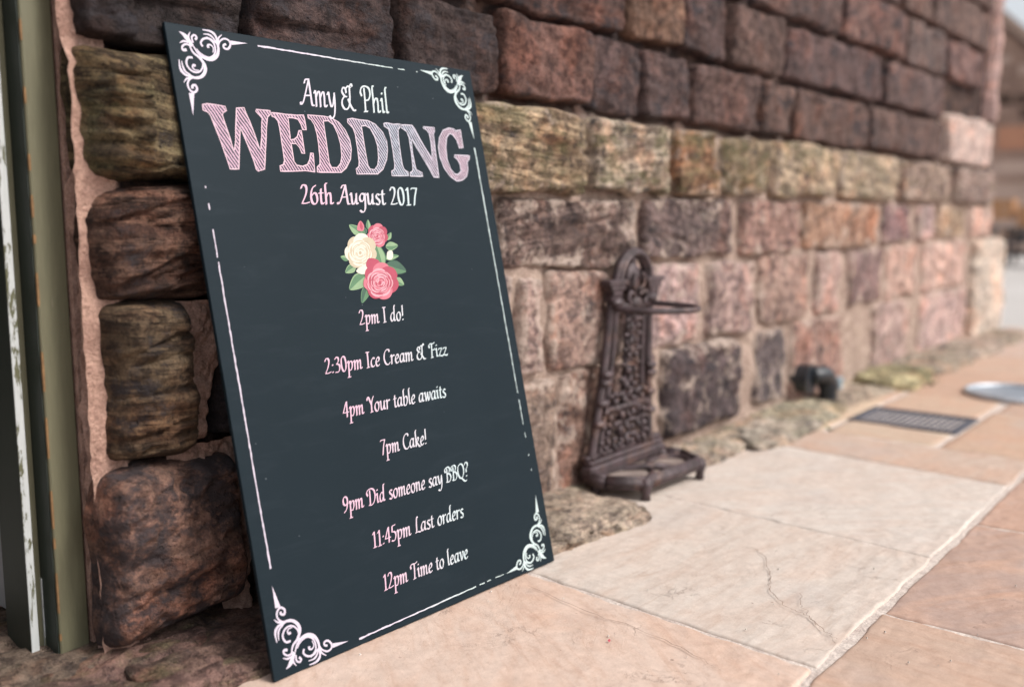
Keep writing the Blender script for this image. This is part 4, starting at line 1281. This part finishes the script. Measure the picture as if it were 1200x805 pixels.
leaf((300, 190), (238, 142), 20, 'pale', 'leaf')
leaf((318, 185), (298, 150), 12, 'leaf', 'dark')
leaf((330, 165), (326, 118), 11, 'leaf', 'pale')
leaf((418, 215), (435, 178), 12, 'leaf', 'pale')
leaf((410, 245), (468, 240), 20, 'pale', 'leaf')
leaf((405, 300), (472, 288), 15, 'leaf', 'pale')
leaf((240, 305), (197, 292), 14, 'leaf', 'pale')
leaf((268, 335), (220, 368), 20, 'pale', 'leaf')
leaf((320, 375), (240, 448), 34, 'pale', 'leaf')
leaf((330, 420), (298, 512), 20, 'leaf', 'dark')
leaf((410, 330), (507, 362), 32, 'dark', 'leaf')
leaf((450, 395), (496, 426), 18, 'pale', 'leaf')
leaf((400, 340), (362, 222), 24, 'leaf', 'pale')
pt = {}
shape([(275, 165), (280, 138), (292, 124), (308, 145), (306, 168), (292, 172)], 'pink', pt)
shape([(288, 150), (292, 126), (302, 150), (298, 166)], 'rose', pt)
flush_part('rosebud', pt)
pt = {}
shape([(415, 290), (420, 268), (440, 264), (445, 290), (435, 306), (420, 304)], 'ivory', pt)
flush_part('rosebud', pt)
bloom(372, 192, 46, 'pink', 'rose', 'blush', 'wine', 'pink_rose', 1.1)
bloom(292, 268, 68, 'ivory', 'cream', 'ivory', 'shade', 'white_rose', 1.12)
pt = {}
shape([(290, 340), (330, 335), (335, 365), (298, 376), (270, 362)], 'ivory', pt)
shape([(330, 300), (375, 310), (380, 345), (330, 350), (316, 330)], 'rose', pt)
flush_part('petal', pt)
bloom(385, 408, 76, 'pink', 'rose', 'blush', 'wine', 'large_rose', 1.05)

# ------------------------------------------------------------------ cast iron umbrella stand
st = link('umbrella_stand', None, loc=(2.53, 1.5, 0))
tag(st, 'ornate brown cast iron umbrella stand standing against the pink stones', 'umbrella stand')
ox, oy = 2.53, 1.5


def sp_(name, mb, mat=None, smooth=True):
    o = mb.build(name, mat or M_IRON, st, smooth)
    o.location = (-ox, -oy, 0)
    return o


def PL(a, z, y=None):
    """point on the back plate: a = sideways from its centre line, which drifts with height"""
    cx = 2.49 + (z - 0.07) * 0.125
    a = a * (1.0 - 0.16 * min(1, max(0, z - 0.1) / 0.3))
    return (cx + a, (1.575 + 0.02 * z) if y is None else y, z)


# tray: octagonal rim, floor, feet, back rail
def tray_poly(s=1.0, dy=0.0):
    return [(2.53 + a * s, 1.49 + (b - 1.49) * s + dy) for a, b in ((-0.215, 1.58), (-0.22, 1.51), (-0.155, 1.418), (0.155, 1.404), (0.215, 1.50), (0.205, 1.58))]


rim = tray_poly()
mb = MB()
rp = [(x, y, 0.052) for x, y in rim]
for i in range(6):
    a, b = np.array(rp[i]), np.array(rp[(i + 1) % 6])
    mb.tube([a, (a + b) / 2, b], 0.016, 8)
    mb.tube([a + (0, 0, 0.013), b + (0, 0, 0.013)], 0.009, 6)
    mb.tube([a - (0, 0, 0.012), b - (0, 0, 0.012)], 0.011, 6)
sp_('tray_rim', mb, smooth=True)
sp_('tray_floor', MB().prism(tray_poly(0.97), 0.036, 0.0485), M_IRONLIGHT, False)
# two raised lobes with an S shaped divider
lob = MB()
for cx_, cy_, rx_, ry_ in ((2.42, 1.505, 0.105, 0.062), (2.63, 1.485, 0.085, 0.058)):
    pts = [(cx_ + rx_ * math.cos(t), cy_ + ry_ * math.sin(t), 0.053) for t in np.linspace(0, 2 * math.pi, 25)[:-1]]
    lob.tube(pts, 0.008, 6, True)
sp_('tray_lobes', lob)
sp_('divider', MB().tube(smooth_path([(2.46, 1.57, 0.05), (2.50, 1.53, 0.055), (2.53, 1.50, 0.058), (2.57, 1.47, 0.055), (2.60, 1.43, 0.05)], 6), [0.006 + 0.006 * math.sin(math.pi * i / 24) for i in range(25)], 6))
for (fx, fy) in ((2.378, 1.418), (2.685, 1.406), (2.33, 1.565), (2.72, 1.565)):
    mb = MB().tube([(fx, fy, 0.066), (fx, fy - 0.004, 0.045), (fx, fy - 0.004, 0.022), (fx, fy - 0.002, 0.004)], [0.016, 0.021, 0.013, 0.016], 8)
    sp_('foot', mb)
sp_('back_rail', MB().box(2.305, 2.735, 1.555, 1.60, 0.055, 0.088, 0.006).box(2.31, 2.73, 1.562, 1.60, 0.088, 0.104, 0.005).box(2.305, 2.735, 1.572, 1.60, 0.104, 0.118, 0.004), smooth=False)
# back plate: two stiles, capitals, hoop on top
for s_ in (-1, 1):
    mb = MB()
    pts = [PL(s_ * a, z_) for a, z_ in ((0.166, 0.10), (0.161, 0.16), (0.157, 0.22), (0.153, 0.28), (0.149, 0.34), (0.142, 0.45), (0.133, 0.57), (0.133, 0.625))]
    mb.tube(smooth_path(pts, 4), 0.014, 8)
    pts = [PL(s_ * a, z_) for a, z_ in ((0.125, 0.10), (0.12, 0.2), (0.108, 0.3), (0.1, 0.42), (0.095, 0.60))]
    mb.tube(smooth_path(pts, 4), 0.010, 8)
    for z_, a in ((0.33, 0.148), (0.27, 0.15), (0.355, 0.146), (0.21, 0.155)):
        mb.ball(PL(s_ * a, z_, 1.568), (0.026, 0.016, 0.012))
    sp_('stile', mb)
    mb = MB()
    c = PL(s_ * 0.128, 0.61)
    for k, (hh, ww) in enumerate(((0.0, 0.028), (0.018, 0.024), (0.034, 0.038), (0.05, 0.052))):
        mb.box(c[0] - ww, c[0] + ww, c[1] - 0.018 - k * .003, c[1] + 0.012, 0.57 + hh, 0.57 + hh + 0.0165, 0.002)
    sp_('capital', mb, smooth=False)
hp = [PL(0.104 * math.cos(t), 0.620 + 0.094 * math.sin(t)) for t in np.linspace(0, math.pi, 17)]
sp_('hoop', MB().tube([PL(0.104, 0.57)] + hp + [PL(-0.104, 0.57)], 0.017, 10).tube([tuple(np.array(p) + (0, -0.014, 0)) for p in hp], 0.009, 8))
# leafy finial under the hoop
fin = MB().ball(PL(0, 0.628), (0.042, 0.018, 0.058)).ball(PL(0, 0.685), (0.011, 0.01, 0.02)).ball(PL(0, 0.56, 1.57), (0.03, 0.02, 0.022))
for s_ in (-1, 1):
    fin.tube(smooth_path([PL(s_ * .01, .60, 1.566), PL(s_ * .035, .615, 1.562), PL(s_ * .03, .645, 1.562), PL(s_ * .012, .65, 1.562)], 5), 0.006, 6)
    fin.tube(smooth_path([PL(s_ * .015, .585, 1.566), PL(s_ * .05, .595, 1.562), PL(s_ * .062, .575, 1.562), PL(s_ * .045, .56, 1.562)], 5), 0.007, 6)
sp_('finial', fin)
# pierced scrollwork filling the plate, denser and wider towards the foot
rs = random.Random(4)
levels = [(0.13, 0.145), (0.175, 0.14), (0.22, 0.135), (0.265, 0.11), (0.31, 0.07), (0.355, 0.065), (0.40, 0.065), (0.445, 0.06), (0.49, 0.06), (0.53, 0.06)]
for z_, hw in levels:
    for s_ in (-1, 1):
        mb = MB()
        cols = [hw * 0.35] if hw < 0.08 else [hw * 0.25, hw * 0.75]
        for a in cols:
            rr = min(0.026, hw * 0.4)
            ph = rs.random() * 3
            pts = []
            for k in range(13):
                t = ph + k / 12 * 4.6 * s_
                q = rr * (1 - 0.68 * k / 12)
                pts.append(PL(s_ * a + q * math.cos(t), z_ + q * math.sin(t), 1.575 - 0.006 * math.sin(k)))
            mb.tube(pts, [0.0085 - 0.004 * abs(k / 12 - 0.4) for k in range(13)], 6)
            mb.ball(PL(s_ * a, z_, 1.566), 0.009 + rs.random() * 0.004, 8, 5)
            mb.ball(PL(s_ * (a + rr * .9), z_ + 0.02, 1.568), (0.014, 0.008, 0.007), 8, 5)
        sp_('scroll', mb)
sp_('spine', MB().tube([PL(0, 0.1, 1.582), PL(0, 0.55, 1.59)], 0.009, 6))
sp_('cross_bar', MB().tube([PL(-0.13, 0.245, 1.57), PL(0.13, 0.245, 1.57)], 0.009, 6))
sp_('cross_bar', MB().tube([PL(-0.115, 0.555, 1.57), PL(0.115, 0.555, 1.57)], 0.01, 6))
# the arm that holds umbrellas: a loop reaching out from the plate
yl = 1.578
loop = smooth_path([PL(-0.125, 0.555, yl), PL(-0.14, 0.55, 1.54), PL(-0.10, 0.548, 1.45), PL(-0.03, 0.546, 1.42), PL(0.05, 0.545, 1.39), PL(0.11, 0.546, 1.40), PL(0.135, 0.549, 1.45), PL(0.12, 0.553, 1.53), PL(0.11, 0.555, yl)], 6)
arm = MB().tube(loop, 0.0095, 8)
arm.ball(PL(-0.13, 0.568, 1.565), (0.026, 0.018, 0.016)).ball(PL(0.105, 0.572, 1.565), (0.026, 0.018, 0.016))
sp_('umbrella_arm', arm)

# ------------------------------------------------------------------ drain grate, round cover, pipes
M_GREY = mat_plain('grey_cast_grate', (0.10, 0.105, 0.13), 0.55, 0.5, 0.3, 25, 0.001)
M_DARKPIT = mat_plain('grate_sump', (0.02, 0.02, 0.024), 0.9)
gr = link('drain_grate', None, loc=(4.03, 1.15, 0))
tag(gr, 'rectangular dark grey drain grate set in the paving near the wall', 'drain grate')
MB().box(-0.155, 0.155, -0.205, 0.205, -0.024, -0.012).build('sump', M_DARKPIT, gr)
MB().box(-0.165, -0.143, -0.21, 0.21, -0.02, 0.006, 0.002).box(0.143, 0.165, -0.21, 0.21, -0.02, 0.006, 0.002).box(-0.143, 0.143, -0.21, -0.19, -0.02, 0.0055, 0.002).box(-0.143, 0.143, 0.19, 0.21, -0.02, 0.0055, 0.002).build('grate_frame', M_GREY, gr)
for i in range(15):
    y_ = -0.178 + i * 0.0254
    pts = [(-0.144 + j * 0.024, y_ + 0.004 * (-1) ** j, -0.001) for j in range(13)]
    MB().tube(pts, 0.0058, 5).build('bar', M_GREY, gr)
M_STEEL = mat_plain('pale_galvanised_steel', (0.5, 0.53, 0.57), 0.45, 0.6, 0.2, 20, 0.0005)
M_STEELD = mat_plain('dull_steel_lid', (0.36, 0.4, 0.45), 0.4, 0.6, 0.2, 20, 0.0005)
rc = link('round_drain_cover', None, loc=(4.87, 0.945, 0.0))
tag(rc, 'round pale steel cover with a bright rim lying in the paving', 'drain cover')
ring = [(0.205 * math.cos(t), 0.205 * math.sin(t), 0.011) for t in np.linspace(0, 2 * math.pi, 41)[:-1]]
MB().tube(ring, 0.0135, 8, True).build('rim', M_STEEL, rc, True)
v = [(0, 0, 0.002)] + [(0.196 * math.cos(t), 0.196 * math.sin(t), 0.008) for t in np.linspace(0, 2 * math.pi, 41)[:-1]]
link('lid', mesh('lid', v, [(0, 1 + i, 1 + (i + 1) % 40) for i in range(40)], True), M_STEELD, rc)

M_PLASTIC = mat_plain('black_plastic_pipe', (0.016, 0.02, 0.026), 0.3, 0, 0.2, 20, 0, 0.6)
pipe = link('drain_pipe', None, loc=(4.03, 1.6, 0.13))
tag(pipe, 'black plastic drain pipe elbow poking out low from the wall', 'pipe')
MB().tube([(-0.05, 0.06, 0.0), (-0.05, -0.04, 0.0)], 0.062, 18).build('socket', M_PLASTIC, pipe, False)
MB().tube(smooth_path([(-0.03, -0.03, 0.01), (0.03, -0.055, 0.012), (0.075, -0.06, -0.01), (0.09, -0.06, -0.05), (0.092, -0.06, -0.115)], 5), 0.04, 14).build('elbow', M_PLASTIC, pipe, True)
MB().tube([(0.092, -0.06, -0.035), (0.092, -0.06, -0.058)], 0.047, 14).build('collar', M_PLASTIC, pipe)
stub = link('pipe_stub', None, loc=(4.34, 1.58, 0.0))
tag(stub, 'short pale blue grey pipe stub beside the black drain pipe', 'pipe')
M_BLUE = mat_plain('pale_blue_plastic', (0.32, 0.42, 0.48), 0.4)
MB().tube([(0, 0, 0), (0, 0, 0.075)], 0.022, 12).build('tube', M_BLUE, stub)
MB().tube([(0, 0, 0.075), (0, 0, 0.088)], 0.027, 12).build('cap', M_BLUE, stub)

# ------------------------------------------------------------------ far yard: brick building, crates
M_BRICK = mat_plain('soft_red_brick', (0.42, 0.28, 0.22), 0.9, 0, 0.45, 1.6, 0, 0.3, (0.27, 0.18, 0.145))
M_RENDER = mat_plain('pink_cream_render', (0.55, 0.40, 0.33), 0.9, 0, 0.2, 1.4)
M_TERRA = mat_plain('orange_terracotta', (0.55, 0.27, 0.17), 0.8)
M_ROOF = mat_plain('old_roof_slate', (0.11, 0.075, 0.06), 0.95, spec=0.05)
M_GLASS = mat_plain('dim_window_glass', (0.06, 0.07, 0.075), 0.15, 0, 0.1, 5, 0, 0.6)
M_FRAMEW = mat_plain('grey_white_window_frame', (0.5, 0.5, 0.5), 0.6)
bl = link('brick_building', None, loc=(24, 4, 0))
tag(bl, 'far brown brick gabled building across the pale yard', 'building')
zt = lambda y: 5.45 - (5.0 - y) * 0.0
gable = [(-3.0, 0.0), (16, 0.0), (16, 5.5), (6.6, 9.0), (-3.0, 2.9)]
gable = [(-1.1, 0.0), (9.1, 0.0), (9.1, 2.52), (4.0, 7.38), (-1.1, 2.52)]
n = len(gable)
v = [(0, y, z_) for y, z_ in gable] + [(9, y, z_) for y, z_ in gable]
link('wall', mesh('wall', v, [tuple(range(n)), tuple(reversed(range(n, 2 * n)))] + [(i, n + i, n + (i + 1) % n, (i + 1) % n) for i in range(n)]), M_BRICK, bl)
for (ya, za, yb, zb) in ((4.0, 7.40, -1.4, 2.24), (4.0, 7.40, 9.4, 2.24)):
    v = [(-0.25, ya, za + .02), (-0.25, yb, zb + .02), (9.2, yb, zb + .02), (9.2, ya, za + .02), (-0.25, ya, za + .09), (-0.25, yb, zb + .09), (9.2, yb, zb + .09), (9.2, ya, za + .09)]
    link('roof', mesh('roof', v, [(0, 1, 2, 3), (7, 6, 5, 4), (0, 4, 5, 1), (1, 5, 6, 2), (2, 6, 7, 3), (3, 7, 4, 0)]), M_ROOF, bl)
MB().box(-0.12, -0.002, -1.1, 9.1, 0, 2.0).build('plinth', M_RENDER, bl)
MB().box(-0.18, -0.122, -1.1, 9.1, 1.55, 1.68).build('string_course', M_BRICK, bl)
for k_, (y_, z_, w_, h_) in enumerate(((0.75, 2.25, 0.62, 0.5), (2.6, 2.25, 0.9, 0.5), (3.9, 4.6, 0.8, 1.1), (5.6, 2.25, 0.9, 1.2))):
    wn_ = MB().box(-0.03, 0.03, y_, y_ + w_, z_, z_ + h_).build('window', M_FRAMEW if k_ > 1 else M_TERRA, bl)
    MB().box(-0.045, -0.032, y_ + 0.07, y_ + w_ - .07, z_ + 0.07, z_ + h_ - 0.07).build('pane', M_GLASS if k_ > 1 else M_TERRA, wn_)
# rubble stone band on the gable
rs = random.Random(9)
for i in range(60):
    y_ = -0.6 + (i % 12) * 0.42 + rs.random() * 0.1
    z_ = 2.9 + (i // 12) * 0.3 + rs.random() * 0.05
    if z_ + 0.3 > 2.75 + (y_ + 1.1) * 0.955: continue
    MB().box(-0.07, 0.0, y_, y_ + 0.24 + rs.random() * .14, z_, z_ + 0.16 + rs.random() * .1, 0.02).build('stone', rs.choice([M_RENDER, M_BRICK, M_BRICK, M_ROOF, M_ROOF]), bl)

M_CRATE = mat_plain('orange_pine_crate', (0.46, 0.23, 0.10), 0.7, 0, 0.3, 12)


def crate(x, y, z, label):
    c = link('wooden_crate', None, loc=(x, y, z))
    tag(c, label, 'crate', 'wooden crates stacked in the far yard')
    w_, l_, h_ = 0.36, 0.30, 0.33
    for sx_ in (0, w_ - 0.03):
        for sy_ in (0, l_ - 0.03):
            MB().box(sx_, sx_ + 0.03, sy_, sy_ + 0.03, 0, h_).build('corner_post', M_CRATE, c)
    for k in range(4):
        z0_ = 0.01 + k * 0.082
        MB().box(-0.012, 0.0, 0.0, l_, z0_, z0_ + 0.062).build('slat', M_CRATE, c)
        MB().box(w_, w_ + 0.012, 0.0, l_, z0_, z0_ + 0.062).build('slat', M_CRATE, c)
        MB().box(0.0, w_, -0.012, 0.0, z0_, z0_ + 0.062).build('slat', M_CRATE, c)
        MB().box(0.0, w_, l_, l_ + 0.012, z0_, z0_ + 0.062).build('slat', M_CRATE, c)
    MB().box(0.0, w_, 0.0, l_, 0.0, 0.012).build('base', M_CRATE, c)
    return c


crate(17.35, 3.60, 0.74, 'upper left orange slatted crate on the dark trolley by the far building')
crate(17.35, 3.20, 0.622, 'lower right orange slatted crate on the dark trolley by the far building')
M_TR = mat_plain('dark_trolley_paint', (0.035, 0.035, 0.04), 0.6)
tr = link('trolley', None, loc=(17.3, 3.0, 0))
tag(tr, 'dark metal frame trolley heaped with wood in the far yard', 'trolley')
mb = MB()
for yy_ in (-0.1, 0.6, 1.3):
    for xx_ in (0.0, 0.6):
        mb.box(xx_, xx_ + 0.05, yy_, yy_ + 0.05, 0.0, 0.6)
for zz_ in (0.15, 0.38, 0.57):
    mb.box(-0.005, 0.655, -0.105, 1.355, zz_, zz_ + 0.035)
mb.build('frame', M_TR, tr)
for i in range(14):
    y_ = -0.1 + rs.random() * 1.2
    z_ = rs.choice([0.2, 0.27, 0.43, 0.5])
    MB().tube([(0.0, y_, z_), (0.6, y_ + rs.random() * 0.2 - .1, z_)], 0.03 + 0.02 * rs.random(), 7).build('log', rs.choice([M_CRATE, M_TR, M_ROOF]), tr)
for y_ in (0.05, 1.2):
    MB().tube([(-0.02, y_, 0.09), (-0.06, y_, 0.09)], 0.09, 14).build('wheel', M_TR, tr)

# small weeds rooted in the joints at the wall foot
M_WEED = mat_plain('weed_leaf', (0.09, 0.15, 0.035), 0.7, 0, 0.4, 60)
for (wx, wy), lab, nbl, hh_ in ((tuple(G(972, 506)[:2]), 'small green weed in the joint before the drain grate', 14, 0.03), (tuple(G(1092, 452)[:2]), 'little weed tuft beside the yellow mossy rock', 16, 0.045), ((1.15, 1.66), 'tiny dark weed at the foot of the mortar behind the board', 12, 0.025)):
    v, f = [], []
    for i in range(nbl):
        an = rng.random() * 6.28
        L_ = hh_ * (0.5 + rng.random() * 0.7)
        ca_, sa_ = math.cos(an), math.sin(an)
        k0 = len(v)
        w_ = L_ * 0.16
        for t_ in (0, 0.35, 0.7, 1.0):
            x_, z_ = L_ * t_ * 0.8, L_ * (t_ - 0.45 * t_ * t_)
            ww = w_ * (math.sin(math.pi * min(0.97, t_ * 0.85 + 0.15)))
            v += [(x_ * ca_ - ww * sa_, x_ * sa_ + ww * ca_, z_), (x_ * ca_ + ww * sa_, x_ * sa_ - ww * ca_, z_)]
        for t_ in range(3): f.append((k0 + 2 * t_, k0 + 2 * t_ + 1, k0 + 2 * t_ + 3, k0 + 2 * t_ + 2))
    tag(link('weed', mesh('weed', v, f), M_WEED, None, (wx, wy, 0.004)), lab, 'plant')

# small debris on the paving
M_DEB = mat_plain('petal_and_grit', (0.55, 0.5, 0.46), 0.8)
v, f = [], []
for i in range(90):
    x_, y_ = 1.0 + rng.random() * 3.2, 0.1 + rng.random() * 1.35
    s_ = 0.0012 + rng.random() * 0.002
    k0 = len(v)
    v += [(x_ - s_, y_ - s_ * .6, .003), (x_ + s_, y_ - s_ * .4, .003), (x_ + s_ * .5, y_ + s_, .003), (x_, y_, .003 + s_ * 1.3)]
    f += [(k0, k0 + 1, k0 + 3), (k0 + 1, k0 + 2, k0 + 3), (k0 + 2, k0, k0 + 3)]
g_ = link('grit', mesh('grit', v, f), M_DEB)
tag(g_, 'tiny pale grit scattered over the paving slabs', 'grit', kind='stuff')
pl_ = link('petal', mesh('petal', [(0, 0, 0), (0.006, 0.001, 0.001), (0.008, 0.005, 0.003), (0.003, 0.006, 0.001)], [(0, 1, 2, 3)]), mat_plain('red_petal', (0.5, 0.06, 0.1), 0.6), None, (*G(714, 755)[:2], 0.005))
tag(pl_, 'tiny red petal on the orange slab right of the board', 'petal')
